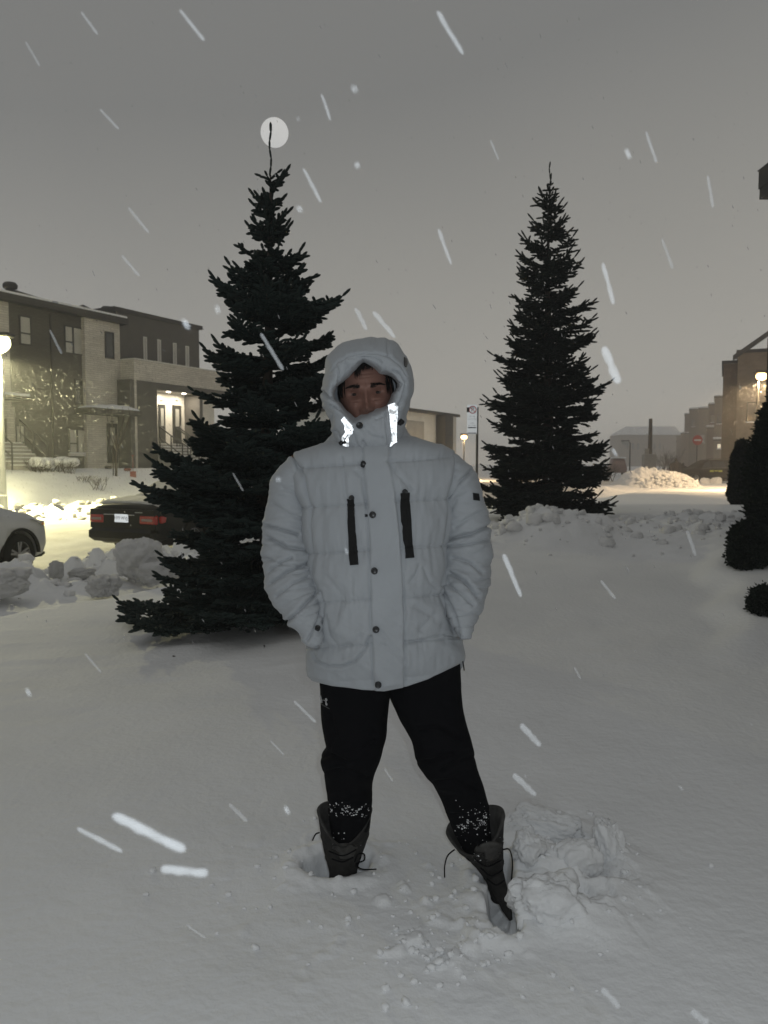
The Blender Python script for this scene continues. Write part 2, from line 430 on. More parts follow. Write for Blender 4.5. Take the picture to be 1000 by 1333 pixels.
# ------------------------------------------------------------------ ground
CA, SA = 0.8910, 0.4540          # the side street runs towards (SA, CA)
def uu(x, y): return -CA * (x + 3.25) + SA * (y - 6.5)
def tt(x, y): return SA * (x + 3.25) + CA * (y - 6.5)
def gauss(x, m, s): return np.exp(-((x - m) / s) ** 2)
def segdist(x, y, ax, ay, bx, by):
    dx, dy = bx - ax, by - ay
    t = np.clip(((x - ax) * dx + (y - ay) * dy) / (dx * dx + dy * dy), 0, 1)
    return np.hypot(x - ax - t * dx, y - ay - t * dy), t
def plates(x, y, s, seed=0.0):
    """broken-crust look: quantised tilted plates"""
    a = vnoise(x * s, y * s, seed); b = vnoise(x * s * 1.3 + 9, y * s * 1.3, seed + 4)
    q = np.floor(a * 3.2) / 3.2
    return q + 0.25 * b
def H(x, y, detail=True):
    x = np.asarray(x, float); y = np.asarray(y, float)
    u = uu(x, y) + 0.10 * vnoise(x * 0.9, y * 0.9, 3.0) + 0.035 * vnoise(x * 6, y * 6, 8.0)
    t = tt(x, y)
    far = 1 - sstep(22, 48, t)
    z = 0.055 * fbm(x * 0.45, y * 0.45, 1.0, 3) + 0.012 * fbm(x * 2.2, y * 2.2, 2.0, 3)
    z = z + 0.38 * sstep(3.5, 10, y) * sstep(-2.0, 1.0, x) * (1 - sstep(14, 40, y)) * (1 - sstep(-1.5, 0.0, u))
    z = z + 0.16 * sstep(2.6, 4.2, x) * sstep(4, 7, y) * (1 - sstep(10, 20, y))
    # drifts on the open side
    z = z + 0.10 * sstep(-.3, .6, vnoise(x * 0.35 + 2, y * 0.16 + 1.2, 5.0)) * sstep(9, 13, y) * (1 - sstep(26, 40, y)) * (u < 0)
    # cross-section of the street
    z = z - 0.20 * sstep(0.0, 0.22, u) * far
    z = z - 0.20 * sstep(2.6, 3.7, u) * far
    rid = 1 - np.abs(fbm(x * 1.7, y * 1.7, 4.0, 4))
    lump = sstep(0.1, 0.55, fbm(x * 3.1, y * 3.1, 6.0, 3) + 0.25)
    near = gauss(u, 2.15, 0.75)
    z = z + near * (0.08 + 0.20 * rid * lump + 0.10 * lump + 0.10 * np.abs(fbm(x * 7, y * 7, 14.0, 3))) * (0.3 + 0.7 * far)
    z = z + gauss(u, 14.9, 0.9) * (0.18 + 0.28 * rid * lump) * far
    z = z + (1.50 * sstep(15.0, 24.5, u)) * (1 - 0.6 * sstep(40, 70, y))
    # wheel tracks on the packed street
    on = sstep(3.6, 4.2, u) * (1 - sstep(13.2, 14.0, u))
    z = z + on * (0.012 * np.sin(u * 5.2) + 0.010 * fbm(x * 3, y * 3, 7.0, 2))
    if detail:
        # mound in front of the far spruce and the rough ploughed band to its right
        r = np.hypot((x - 2.15) / 0.85, (y - 9.3) / 0.8)
        z = z + 0.33 * np.exp(-r ** 2 * 1.6) * (1 + 0.5 * fbm(x * 2.6, y * 2.6, 9.0, 5, .62) + 0.12 * plates(x, y, 4.0, 3.0))
        band = gauss(y, 9.8, 0.75) * sstep(0.7, 1.6, x) * (1 - sstep(5.2, 6.5, x))
        z = z + band * (0.08 + 0.20 * np.abs(fbm(x * 3.1, y * 3.6, 10.0, 4)) + 0.04 * plates(x, y, 4.5))
        band2 = gauss(y, 8.3, 0.7) * sstep(2.5, 3.3, x)
        z = z + band2 * (0.05 + 0.10 * np.abs(fbm(x * 3, y * 3, 12.0, 4)))
        # drift shelf in front of the cedars, and the trodden hollow beside it
        sh = sstep(0.0, 0.35, (x - 2.55) - 0.35 * (y - 6.2) + 0.15 * vnoise(x * 2, y * 2, 3.0)) * sstep(4.6, 5.4, y) * (1 - sstep(7.4, 8.2, y))
        z = z + 0.10 * sh
        z = z + 0.03 * gauss(np.hypot((x - 1.6) / 1.1, (y - 5.2) / 1.0), 0, .8) * fbm(x * 1.7, y * 1.7, 15.0, 4)
        # wind crust on the left lawn
        z = z + 0.010 * fbm(x * 1.2 + y * 0.8, y * 7 - x * 2.0, 13.0, 3) * sstep(3.0, 4.5, y) * (x < 0.5) * (u < 0.1)
        # where he stands: two boot holes and broken slabs
        d, q = segdist(x, y, 0.372, 2.46, 0.352, 2.13)
        w = 0.048 + 0.012 * vnoise(x * 22, y * 22, 2.0)
        z = z - 0.13 * (1 - sstep(w * 0.55, w * 1.1, d))
        z = z + 0.018 * gauss(d, w * 1.5, 0.04) * (1 + 0.9 * fbm(x * 20, y * 20, 1.5, 3))
        d2 = np.hypot((x + 0.155) / 0.115, (y - 2.47) / 0.085)
        w2 = 1 + 0.14 * vnoise(x * 25, y * 25, 5.0)
        z = z - 0.13 * (1 - sstep(0.78, 1.02, d2 * w2))
        z = z + 0.014 * gauss(d2, 1.35, 0.35) * (1 + 0.9 * fbm(x * 22, y * 22, 1.9, 3))
        # broken slabs thrown up on the right of the hole
        m = np.exp(-(((x - 0.58) / 0.24) ** 2 + ((y - 2.48) / 0.36) ** 2) ** 1.5)
        z = z + m * (0.030 + 0.080 * plates(x + 0.3 * y, y, 7.0, 2.0) + 0.022 * fbm(x * 18, y * 18, 3.0, 4))
        m = np.exp(-(((x - 0.17) / 0.20) ** 2 + ((y - 2.05) / 0.14) ** 2))
        z = z + m * (0.022 * sstep(0.15, .5, fbm(x * 20, y * 20, 5.0, 3)))
        m = np.exp(-(((x - 0.05) / 0.45) ** 2 + ((y - 2.3) / 0.35) ** 2))
        z = z + m * (0.010 * fbm(x * 7, y * 7, 6.0, 4) + 0.016 * sstep(0.25, .5, fbm(x * 15, y * 15, 7.0, 3)))
        m = (np.abs(x) < 4) * (y < 6)
        z = z + m * 0.0025 * fbm(x * 14, y * 14, 8.0, 3)
    return z
def ground(x, y): return float(H(np.array([x]), np.array([y]))[0])

def axis(parts):
    out = [parts[0][0]]
    for a, b, s in parts:
        n = max(1, int(round((b - a) / s)))
        out += list(np.linspace(a, b, n + 1)[1:])
    return np.array(out)
gx = axis([(-1500, -300, 200), (-300, -80, 20), (-80, -30, 2.0), (-30, -14, 0.5), (-14, -7.5, 0.14), (-7.5, -2.2, 0.045), (-2.2, -0.6, 0.032), (-0.6, 1.0, 0.008), (1.0, 2.4, 0.028),
           (2.4, 6.5, 0.05), (6.5, 14, 0.16), (14, 40, 0.6), (40, 100, 4), (100, 300, 20), (300, 1500, 200)])
gy = axis([(-300, -20, 40), (-20, -2, 2), (-2, 1.0, 0.12), (1.0, 1.8, 0.016), (1.8, 2.9, 0.008), (2.9, 5, 0.024), (5, 12.5, 0.04), (12.5, 20, 0.09), (20, 40, 0.25), (40, 90, 1.0), (90, 300, 10), (300, 2400, 150)])
GX, GY = np.meshgrid(gx, gy)
GZ = H(GX, GY)
V = np.stack([GX, GY, GZ], -1).reshape(-1, 3)
gr = fast('snowy_ground', V, grid_faces(len(gy), len(gx), wrap=False), M['snow'])
tag(gr, kind='structure')

# the packed yellowish snow surface of the side street, a sheet 4 mm above the ground mesh
st_t = np.linspace(-14, 60, 150); st_u = np.linspace(3.9, 13.6, 40)
TT_, UU_ = np.meshgrid(st_t, st_u)
SX = -3.25 + SA * TT_ - CA * UU_; SY = 6.5 + CA * TT_ + SA * UU_
M['packed'] = mat('packed_street_snow', (0.50, 0.48, 0.43), rough=0.7, spec=0.3, col2=(0.70, 0.69, 0.66), vscale=0.9, bump=0.4, bscale=9)
st = fast('street', np.stack([SX, SY, H(SX, SY) + 0.012], -1).reshape(-1, 3), grid_faces(40, 150, wrap=False, flip=False), M['packed'])
tag(st, kind='structure')

# ---- snow lumps
def clump_mesh(name, seed, sub=5, rough=0.35, boxy=0.5, m='snow_rough'):
    bm = bmesh.new()
    bmesh.ops.create_icosphere(bm, subdivisions=sub, radius=1.0)
    co = np.array([v.co[:] for v in bm.verts])
    r0 = np.random.default_rng(seed)
    k = np.max(np.abs(co) * (0.8 + 0.4 * r0.random(3)), axis=1)
    sc_ = 1 + boxy * (0.72 / k - 0.9)
    n = fbm(co[:, 0] * 1.5 + seed, co[:, 1] * 1.5, co[:, 2] * 1.5, 4)
    q = np.floor((co @ r0.normal(size=3)) * 1.7 + n * 2) * 0.06
    f = 1 - 2 * np.abs(fbm(co[:, 0] * 4 + seed, co[:, 1] * 4, co[:, 2] * 4, 5, 0.62))
    q2 = vnoise(np.floor(co[:, 0] * 4 + n * 3) + seed, np.floor(co[:, 1] * 4), np.floor(co[:, 2] * 4 + n * 2))
    co = co * (sc_ + rough * n + q * rough * 2 + 0.13 * f + 0.05 * q2)[:, None]
    for v, c in zip(bm.verts, co): v.co = c
    me = bpy.data.meshes.new(name); bm.to_mesh(me); bm.free()
    me.polygons.foreach_set('use_smooth', [True] * len(me.polygons))
    me.materials.append(M[m])
    return me
def clump(loc, size, rz, seed, label, group, m='snow_rough', sub=5, tilt=0.0):
    o = bpy.data.objects.new('snow_clump', clump_mesh('snow_clump', seed, sub, m=m))
    C.objects.link(o)
    o.location = loc; o.scale = size; o.rotation_euler = (tilt, tilt * 0.5, rz)
    tag(o, label, 'snow clump', group)
    return o
def place(px, py, D, dz=0.0):
    p = P(px, py, D)
    return (p.x, p.y, p.z + dz)
def on_snow(px, py, sz, sink=0.35):
    """seat a lump so that its foot shows at that pixel row"""
    a = math.atan((py - 666.5) / F) + PITCH
    D = CAM_H / math.tan(a)
    for _ in range(12):
        D = (CAM_H - ground(Xat(px, D), D)) / math.tan(a) * .5 + D * .5
    x = Xat(px, D)
    return (x, D + sz * .6, ground(x, D + sz * .6) + sz * (1 - 2 * sink))
gB = 'shovelled snow lumps along the near side of the street'
clump(place(181, 722, 9.4, -0.045), (0.27, 0.24, 0.26), 0.4, 3, 'largest shovelled snow lump, behind the black sedan beside the near spruce', gB)
clump(place(213, 741, 9.1, -0.045), (0.24, 0.22, 0.12), 1.2, 14, 'low broad snow lump touching the near spruce, right of the largest lump', gB)
clump(place(136, 757, 8.5, -0.045), (0.22, 0.18, 0.12), 2.0, 5, 'rounded snow lump in front of the largest one, at the lawn edge', gB)
clump(place(73, 738, 9.2, -0.045), (0.075, 0.07, 0.11), 0.9, 6, 'small upright snow lump right of the white car wheel', gB)
clump(place(6, 752, 8.0, -0.045), (0.28, 0.24, 0.15), 0.2, 7, 'snow lump at the left edge in front of the white car wheel', gB)
clump(place(108, 742, 9.5, -0.045), (0.16, 0.12, 0.07), 0.5, 8, 'flat snow lump halfway between the white car and the largest lump', gB)
gS = 'broken snow slabs beside his right-hand boot'
clump(on_snow(722, 1192, .06), (0.115, 0.075, 0.085), 0.2, 21, 'big pale snow slab standing against the boot hole on the right', gS, m='snow', tilt=0.25)
clump(on_snow(806, 1112, .04), (0.055, 0.035, 0.085), 0.7, 22, 'tall thin snow slab standing farthest right of the boots', gS, m='snow', tilt=-0.2)
clump(on_snow(727, 1098, .05), (0.13, 0.06, 0.060), -0.3, 23, 'flat snow slab behind the boot hole, next to the tall thin slab', gS, m='snow', tilt=0.15)
clump(on_snow(694, 1120, .04), (0.05, 0.05, 0.05), 0.9, 24, 'small snow slab right behind the right-hand boot cuff', gS, m='snow', tilt=0.3)
clump(on_snow(765, 1128, .05), (0.075, 0.05, 0.065), 0.4, 25, 'square snow slab in the middle of the broken slabs', gS, m='snow', tilt=-0.2)
# crumbs nobody could count
def rubble(name, pts, mtl, lbl=None, drop=True):
    if drop:
        pa = np.array(pts); pa[:, 2] += H(pa[:, 0], pa[:, 1]); pts = [tuple(p) for p in pa]
    base = []
    for s in range(5):
        bm = bmesh.new(); bmesh.ops.create_icosphere(bm, subdivisions=2, radius=1.0)
        co = np.array([v.co[:] for v in bm.verts]); fc = np.array([[v.index for v in f.verts] for f in bm.faces]); bm.free()
        co = co * (1 + 0.75 * fbm(co[:, 0] * 1.9 + s * 9, co[:, 1] * 1.9, co[:, 2] * 1.9, 4, .7))[:, None]
        base.append((co, fc))
    Vs = []; Fs = []; off = 0
    for (x, y, z, r) in pts:
        co, fc = base[int(rng.integers(5))]
        a = rng.random() * 6.28; ca, sa = math.cos(a), math.sin(a)
        s3 = np.array([r * (0.8 + 0.6 * rng.random()), r * (0.7 + 0.5 * rng.random()), r * (0.6 + 0.5 * rng.random())])
        c2 = co * s3
        c2 = np.stack([c2[:, 0] * ca - c2[:, 1] * sa + x, c2[:, 0] * sa + c2[:, 1] * ca + y, c2[:, 2] + z], -1)
        Vs.append(c2); Fs.append(fc + off); off += len(co)
    o = fast(name, np.concatenate(Vs), np.concatenate(Fs), mtl)
    tag(o, kind='stuff')
    return o
pts = []
for i in range(1900):
    t_ = rng.uniform(-6, 26); u_ = rng.normal(2.3, 0.62)
    if u_ < 0.7: continue
    x = -3.25 + SA * t_ - CA * u_; y = 6.5 + CA * t_ + SA * u_
    r = 0.014 + 0.075 * rng.random() ** 2.4
    pts.append((x, y, r * 0.25, r))
rubble('snow_rubble', pts, M['snow_rough'])
pts = []
for i in range(900):
    t_ = rng.uniform(-2, 40); u_ = rng.normal(14.7, 0.7)
    x = -3.25 + SA * t_ - CA * u_; y = 6.5 + CA * t_ + SA * u_
    r = 0.03 + 0.15 * rng.random() ** 2.6
    pts.append((x, y, r * 0.3, r))
rubble('ploughed_snow_bank', pts, M['snow_dirty'])
pts = []
for i in range(260):
    if i % 3 == 0: x = rng.normal(0.60, 0.16); y = rng.normal(2.42, 0.22)
    elif i % 3 == 1: x = rng.normal(0.17, 0.12); y = rng.normal(2.03, 0.09)
    else: x = rng.normal(-0.02, 0.3); y = rng.normal(2.35, 0.22)
    if segdist(np.array(x), np.array(y), 0.372, 2.46, 0.352, 2.13)[0] < 0.07: continue
    r = 0.003 + 0.009 * rng.random() ** 2
    pts.append((x, y, r * 0.3, r))
rubble('snow_crumbs', pts, M['snow'])
pts = []
for i in range(480):
    x = rng.uniform(1.0, 5.8); y = rng.normal(9.5, 0.5)
    r = 0.012 + 0.07 * rng.random() ** 2.6
    pts.append((x, y, r * 0.2, r))
rubble('ploughed_lumps', pts, M['snow_rough'])

# ------------------------------------------------------------------ the man
def project(V):
    """photograph pixels of world points"""
    V = np.asarray(V); X = V[..., 0]; Y = V[..., 1]; Z = V[..., 2] - CAM_H
    cp, sp = math.cos(PITCH), math.sin(PITCH)
    d = Y * cp - Z * sp; v = Y * sp + Z * cp
    return 500 + F * X / d, 666.5 - F * v / d
def Pn(px, py, D):
    x = (np.asarray(px) - 500.0) / F; v = -(np.asarray(py) - 666.5) / F
    t = D / (math.cos(PITCH) + v * math.sin(PITCH))
    return np.stack([x * t, D + 0 * t, CAM_H + (-math.sin(PITCH) + v * math.cos(PITCH)) * t], -1)
def gnormals(V, wrap=True):
    du = (np.roll(V, -1, 1) - np.roll(V, 1, 1)) if wrap else np.gradient(V, axis=1)
    dv = np.gradient(V, axis=0)
    n = np.cross(du, dv); l = np.linalg.norm(n, axis=-1, keepdims=True); l[l < 1e-9] = 1
    n = n / l
    c = V.mean(axis=1, keepdims=True)
    s = np.sign(np.sum(n * (V - c), -1).mean())
    return n * (s if s != 0 else 1)
def pdist(PX, PY, poly):
    d = np.full(np.shape(PX), 1e9)
    for (ax, ay), (bx, by) in zip(poly[:-1], poly[1:]):
        dd, _ = segdist(PX, PY, ax, ay, bx, by)
        d = np.minimum(d, dd)
    return d
def crease(PX, PY, poly, w, depth, lip=0.4):
    """a fold: sharp valley with a soft swelling either side (metres)"""
    d = pdist(PX, PY, poly)
    return -depth * np.exp(-(d / w) ** 2) + lip * depth * np.exp(-((d - 3.2 * w) / (2.0 * w)) ** 2)
def rsmooth(xs, ys, q):
    """smooth (Catmull-like) interpolation of a table"""
    xs = np.asarray(xs, float); ys = np.asarray(ys, float)
    m = np.gradient(ys, xs)
    i = np.clip(np.searchsorted(xs, q) - 1, 0, len(xs) - 2)
    h = xs[i + 1] - xs[i]; t = np.clip((q - xs[i]) / h, 0, 1)
    return ((2 * t**3 - 3 * t**2 + 1) * ys[i] + (t**3 - 2 * t**2 + t) * h * m[i] + (-2 * t**3 + 3 * t**2) * ys[i + 1] + (t**3 - t**2) * h * m[i + 1])
def tubes_bvh(o):
    me = o.data
    return BVHTree.FromPolygons([v.co[:] for v in me.vertices], [tuple(p.vertices) for p in me.polygons])
EYE = Vector((0, 0, CAM_H))
def hit(bvh, px, py, off=0.002):
    d = (P(px, py, 2.0) - EYE).normalized()
    loc, nrm, idx, dist = bvh.ray_cast(EYE, d)
    if loc is None: return None, None
    if nrm.dot(d) > 0: nrm = -nrm
    return loc + nrm * off, nrm
def patch(name, bvh, left, right, mtl, parent, off=0.003, th=0.003, nu=6, nv=24):
    """a strip lying on a surface between two pixel polylines, with real thickness"""
    def samp(poly, t):
        k = t * (len(poly) - 1); i = min(int(k), len(poly) - 2); f = k - i
        return (poly[i][0] * (1 - f) + poly[i + 1][0] * f, poly[i][1] * (1 - f) + poly[i + 1][1] * f)
    top = []; 
    for j in range(nv + 1):
        a = samp(left, j / nv); b = samp(right, j / nv)
        for i in range(nu + 1):
            f = i / nu
            h, n = hit(bvh, a[0] * (1 - f) + b[0] * f, a[1] * (1 - f) + b[1] * f, off)
            top.append((h, n))
    good = [k for k in range(len(top)) if top[k][0] is not None]
    if not good: return None
    for k in range(len(top)):
        if top[k][0] is None:
            top[k] = top[min(good, key=lambda g: abs(g - k))]
    vs = [h for h, n in top]; W = nu + 1
    base = [h - n * (off + th) for h, n in top]
    fs = []
    for j in range(nv):
        for i in range(nu):
            fs.append((j * W + i, j * W + i + 1, (j + 1) * W + i + 1, (j + 1) * W + i))
    N = len(vs)
    border = [i for i in range(W)] + [j * W + nu for j in range(1, nv + 1)] + [nv * W + i for i in range(nu - 1, -1, -1)] + [j * W for j in range(nv - 1, 0, -1)]
    for k in range(len(border)):
        a, b = border[k], border[(k + 1) % len(border)]
        fs.append((a, b, N + b, N + a))
    mb = MB(); mb.add(vs + base, fs)
    return mb.build(name, mtl, parent, smooth=False)
def disc(name, bvh, px, py, r, mtl, parent, th=0.004):
    h, n = hit(bvh, px, py, 0.0035)
    if h is None: return None
    q = n.to_track_quat('Z', 'Y').to_matrix().to_4x4(); q.translation = h
    mb = MB(); N = 16; vs = []; fs = []
    prof = [(r, -0.008), (r, th * 0.6), (r * 0.86, th), (r * 0.72, th * 0.85), (r * 0.4, th * 0.7), (0.0001, th * 0.7)]
    for rr, z in prof:
        vs += [q @ Vector((rr * math.cos(2 * math.pi * k / N), rr * math.sin(2 * math.pi * k / N), z)) for k in range(N)]
    for i in range(len(prof) - 1):
        for k in range(N):
            fs.append((i * N + k, i * N + (k + 1) % N, (i + 1) * N + (k + 1) % N, (i + 1) * N + k))
    mb.add(vs, fs)
    return mb.build(name, mtl, parent, smooth=True)

DM = 2.36
man = empty('person', (0.03, DM, 0.0))
tag(man, 'man in a hooded pale grey jacket and black trousers standing in snow, hands in pockets', 'person')
man_inv = Matrix.Translation(-Vector(man.location))
def adopt(o, parent):
    """parent without moving"""
    if o is None: return None
    o.parent = parent
    if parent is man:
        o.matrix_parent_inverse = Matrix.Translation(-Vector(man.location))
    return o

# ---- torso of the jacket
NR, NS = 300, 400
rows = np.array([
    (540, 440, 522, .070), (556, 436, 526, .078), (568, 430, 534, .090), (578, 418, 552, .108), (586, 398, 576, .122), (595, 385, 588, .134), (608, 376, 597, .143),
    (625, 374, 599, .150), (650, 384, 589, .158), (675, 392, 586, .164), (700, 398, 583, .168), (740, 403, 580, .172), (780, 406, 582, .176),
    (820, 405, 590, .176), (850, 402, 601, .172), (873, 403, 602, .168), (890, 404, 602, .166)])
vv = np.linspace(0, 1, NR)
py0 = 540 + vv * 350
xl = rsmooth(rows[:, 0], rows[:, 1], py0); xr = rsmooth(rows[:, 0], rows[:, 2], py0); bb = rsmooth(rows[:, 0], rows[:, 3], py0)
ph = np.linspace(0, 2 * np.pi, NS, endpoint=False)
cs, sn = np.cos(ph), np.sin(ph)
ne = 2.35
ex = np.sign(cs) * np.abs(cs) ** (2 / ne); ey = np.sign(sn) * np.abs(sn) ** (2 / ne)
PX = (xl + xr)[:, None] / 2 + (xr - xl)[:, None] / 2 * ex[None, :]
hem = np.interp(PX, [400, 410, 430, 470, 500, 530, 560, 602], [884, 887, 892, 897, 898.5, 893, 883, 862])
hem = np.where(sn[None, :] > 0, 872, hem)
blend = np.abs(sn)[None, :] ** 0.5
PY = 540 + vv[:, None] * 350 + (hem - 890) * (vv[:, None] ** 5)
Dd = DM - bb[:, None] * (-ey[None, :]) * -1
Dd = DM + bb[:, None] * ey[None, :]          # sn<0 is the front (towards the camera)
V = Pn(PX, PY, Dd * 1.0)
# widths were read at the silhouette: hold x by the body axis distance, not by each point's own
Df = np.where(ey[None, :] < 0, Dd, DM)      # the front was measured where it shows, the back hangs from the silhouette
V[..., 0] = (PX - 500) / F * Df
V[..., 2] = Pn(PX * 0 + 500, PY, Df)[..., 2]
front = (ey[None, :] < 0.25).astype(float)
px, py = project(V)
fx = np.clip(-ey, 0, 1)[None, :]
flapL = np.interp(PY, [600, 700, 800, 898], [474, 481.5, 484, 488]); flapR = np.interp(PY, [600, 640, 700, 800, 898], [506, 513, 520, 525, 526])
qx = PX
inflap = sstep(-1.0, 1.0, qx - flapL) * (1 - sstep(-1.0, 1.0, qx - flapR)) * (ey[None, :] < 0)
slope = -12.0 * (qx - 490) / 180
disp = np.zeros_like(PX)
ys_ = [572, 603, 655, 716, 780, 838, 884]
puff = np.zeros_like(PX)
for a, b in zip(ys_[:-1], ys_[1:]):
    k = np.clip((PY - slope - a) / (b - a), 0, 1)
    inside = (PY - slope >= a) & (PY - slope < b)
    puff = np.where(inside, np.sin(np.pi * k) ** 0.7, puff)
gather = 0.0018 * vnoise(qx * 0.22, PY * 0.05, 2.0) * 1.0
disp += (0.012 * puff + gather) * (1 - 0.85 * inflap) + 0.013 * inflap
for y0 in ys_[1:-1]:
    d = PY - slope - y0
    disp += -0.0022 * np.exp(-(d / 1.2) ** 2) * (1 - inflap)
    # little puckers running off each seam
    disp += 0.0022 * vnoise(qx * 0.35, y0, 4.0) * np.exp(-np.abs(d) / 7) * (1 - inflap)
disp += -0.006 * np.exp(-((qx - flapR - 1.5) / 1.3) ** 2) * (ey[None, :] < 0) - 0.006 * np.exp(-((qx - flapL + 1.5) / 1.3) ** 2) * (ey[None, :] < 0)
disp += -0.003 * np.exp(-((PY - 889 + (890 - hem) * vv[:, None] ** 5) / 1.3) ** 2)
disp += 0.010 * fbm(qx * 0.020 + 3, PY * 0.008, 3.0, 3) + 0.004 * fbm(qx * 0.06 + PY * 0.03, PY * 0.02, 5.0, 3)
disp += 0.0045 * fbm(qx * 0.05 - PY * 0.06, PY * 0.035, 8.0, 3) * sstep(700, 790, PY)
FM = (ey[None, :] < 0.1)
for poly, w, dp in [
    ([(404, 838), (414, 858), (428, 865), (446, 866), (462, 860), (474, 846), (482, 828)], 1.4, .007),
    ([(421, 770), (424, 800), (420, 826), (412, 842)], 1.6, .008),
    ([(428, 800), (432, 828), (440, 844), (456, 838), (470, 826)], 1.8, .003),
    ([(576, 764), (584, 790), (592, 812), (600, 828)], 1.6, .008),
    ([(572, 768), (576, 800), (590, 826)], 1.5, .004),
    ([(526, 838), (548, 834), (575, 826), (598, 830)], 1.3, .004),
    ([(500, 838), (514, 848), (525, 860)], 2.2, .004),
    ([(543, 735), (540, 748), (532, 758)], 2.0, .004), ([(548, 738), (556, 758), (566, 766)], 2.0, .003),
    ([(505, 602), (520, 622), (534, 638)], 1.8, .004), ([(512, 600), (520, 660), (526, 740)], 1.4, .003),
    ([(446, 598), (450, 640), (452, 650)], 2.2, .004), ([(464, 614), (472, 622), (478, 660)], 2.0, .005),
    ([(540, 790), (560, 802), (548, 820)], 3.0, .004), ([(430, 750), (446, 776), (440, 812)], 3.2, .003),
    ([(494, 820), (508, 835), (520, 848)], 1.8, .003),
]:
    disp += crease(qx, PY, poly, w, dp) * FM
# armhole lines
disp += crease(qx, PY, [(382, 596), (396, 620), (404, 660), (408, 700), (409, 745), (416, 770)], 2.2, .010) * FM
disp += crease(qx, PY, [(592, 596), (584, 640), (579, 690), (576, 745), (572, 762)], 2.2, .010) * FM
N_ = gnormals(V)
taper = np.ones((NR, 1)); taper[-6:, 0] = np.linspace(1, 0.3, 6)
V = V + N_ * (disp * taper)[..., None]
# turn the hem under
last = V[-1]; cen = last.mean(0, keepdims=True)
l1 = last + (cen - last) * 0.02 + np.array([0, 0, -0.004]); l2 = last + (cen - last) * 0.08 + np.array([0, 0, 0.0]); l3 = last + (cen - last) * 0.16 + np.array([0, 0, 0.06])
V = np.concatenate([V, l1[None], l2[None], l3[None]], 0)
jacket = adopt(fast('jacket', V.reshape(-1, 3), grid_faces(NR + 3, NS), M['jacket']), man)
bv_j = tubes_bvh(jacket)

# ---- sleeves
def sleeve(path, creases, seed):
    path = np.array(path, float)     # px, py, D, in-plane radius (px), depth radius (m)
    s = np.linspace(0, 1, len(path)); q = np.linspace(0, 1, 280)
    cols = [rsmooth(s, path[:, k], q) for k in range(5)]
    c = Pn(cols[0], cols[1], cols[2]); c[:, 0] = (cols[0] - 500) / F * cols[2]
    T = np.gradient(c, axis=0); T /= np.linalg.norm(T, axis=1, keepdims=True)
    S = np.cross(T, np.array([0, 1.0, 0])); S /= np.linalg.norm(S, axis=1, keepdims=True)
    B = np.cross(T, S)
    a = cols[3] * cols[2] / F; b = cols[4]
    n = 200; ph = np.linspace(0, 2 * np.pi, n, endpoint=False)
    V = c[:, None] + S[:, None] * (a[:, None] * np.cos(ph))[..., None] + B[:, None] * (b[:, None] * np.sin(ph))[..., None]
    px, py = project(V)
    N_ = gnormals(V)
    fr = (V[..., 1] < c[:, None, 1] + 0.3 * b[:, None])
    L = q[:, None] * 9
    d = 0.006 * fbm(px * 0.03 + seed, py * 0.045, 2.0 + seed, 3)
    d = d + 0.0030 * fbm(px * 0.05 + py * .08, py * 0.16 - px * .05, 4.0 + seed, 3)
    for y0 in (648, 695, 742, 790):
        d = d + 0.006 * np.exp(-((py - y0 + 22) / 15) ** 2)
    mid = sstep(0.25, 0.45, q)[:, None] * (1 - sstep(.85, 1, q)[:, None])
    d = d - 0.004 * mid * np.clip(1 - np.abs(fbm(px * 0.012 + seed * 3, py * 0.075 + 0.02 * (px - 380), 7.0 + seed, 2)) * 6, 0, 1)
    for poly, w, dp in creases:
        d = d + crease(px, py, poly, w, dp) * fr
    en = sstep(0, 0.04, q) ; 
    V = V + N_ * (d * en[:, None])[..., None]
    # cuff end folded in
    cen = V[-1].mean(0, keepdims=True)
    V = np.concatenate([V, (V[-1] + (cen - V[-1]) * 0.25)[None], (V[-1] * 0 + cen + (V[-1] - cen) * 0.3 + (c[-4] - c[-1]) * 0.8)[None]], 0)
    # shoulder end closed
    return V
def c2(*pts): return [(330 + .33 * x, 560 + .33 * y) for x, y in pts]
slL = sleeve([(412, 598, 2.36, 9, .035), (396, 606, 2.36, 19, .072), (383, 630, 2.37, 28, .086), (379, 664, 2.38, 31, .084), (377.5, 702, 2.38, 34.5, .080), (377.5, 742, 2.35, 35, .076), (385.5, 778, 2.30, 31, .066),
              (397, 806, 2.25, 23, .050), (407, 830, 2.22, 14, .032), (411, 841, 2.215, 8, .02)],
             [(c2((55, 375), (120, 395), (175, 412)), 1.7, .010), (c2((58, 425), (130, 462), (225, 475)), 1.9, .011), (c2((42, 500), (110, 530), (200, 540)), 1.6, .006),
              (c2((70, 605), (130, 560), (232, 520)), 1.8, .011), (c2((60, 555), (110, 520), (150, 505)), 1.6, .008), (c2((95, 655), (160, 605), (215, 580)), 1.6, .007), (c2((130, 755), (190, 700), (255, 640)), 1.7, .010),
              (c2((155, 100), (180, 150), (200, 200)), 1.8, .008), (c2((75, 290), (140, 330), (190, 350)), 2.2, .005), (c2((210, 830), (250, 770), (268, 700)), 1.6, .006),
              (c2((120, 230), (170, 250), (200, 300)), 2.2, .004)], 1)
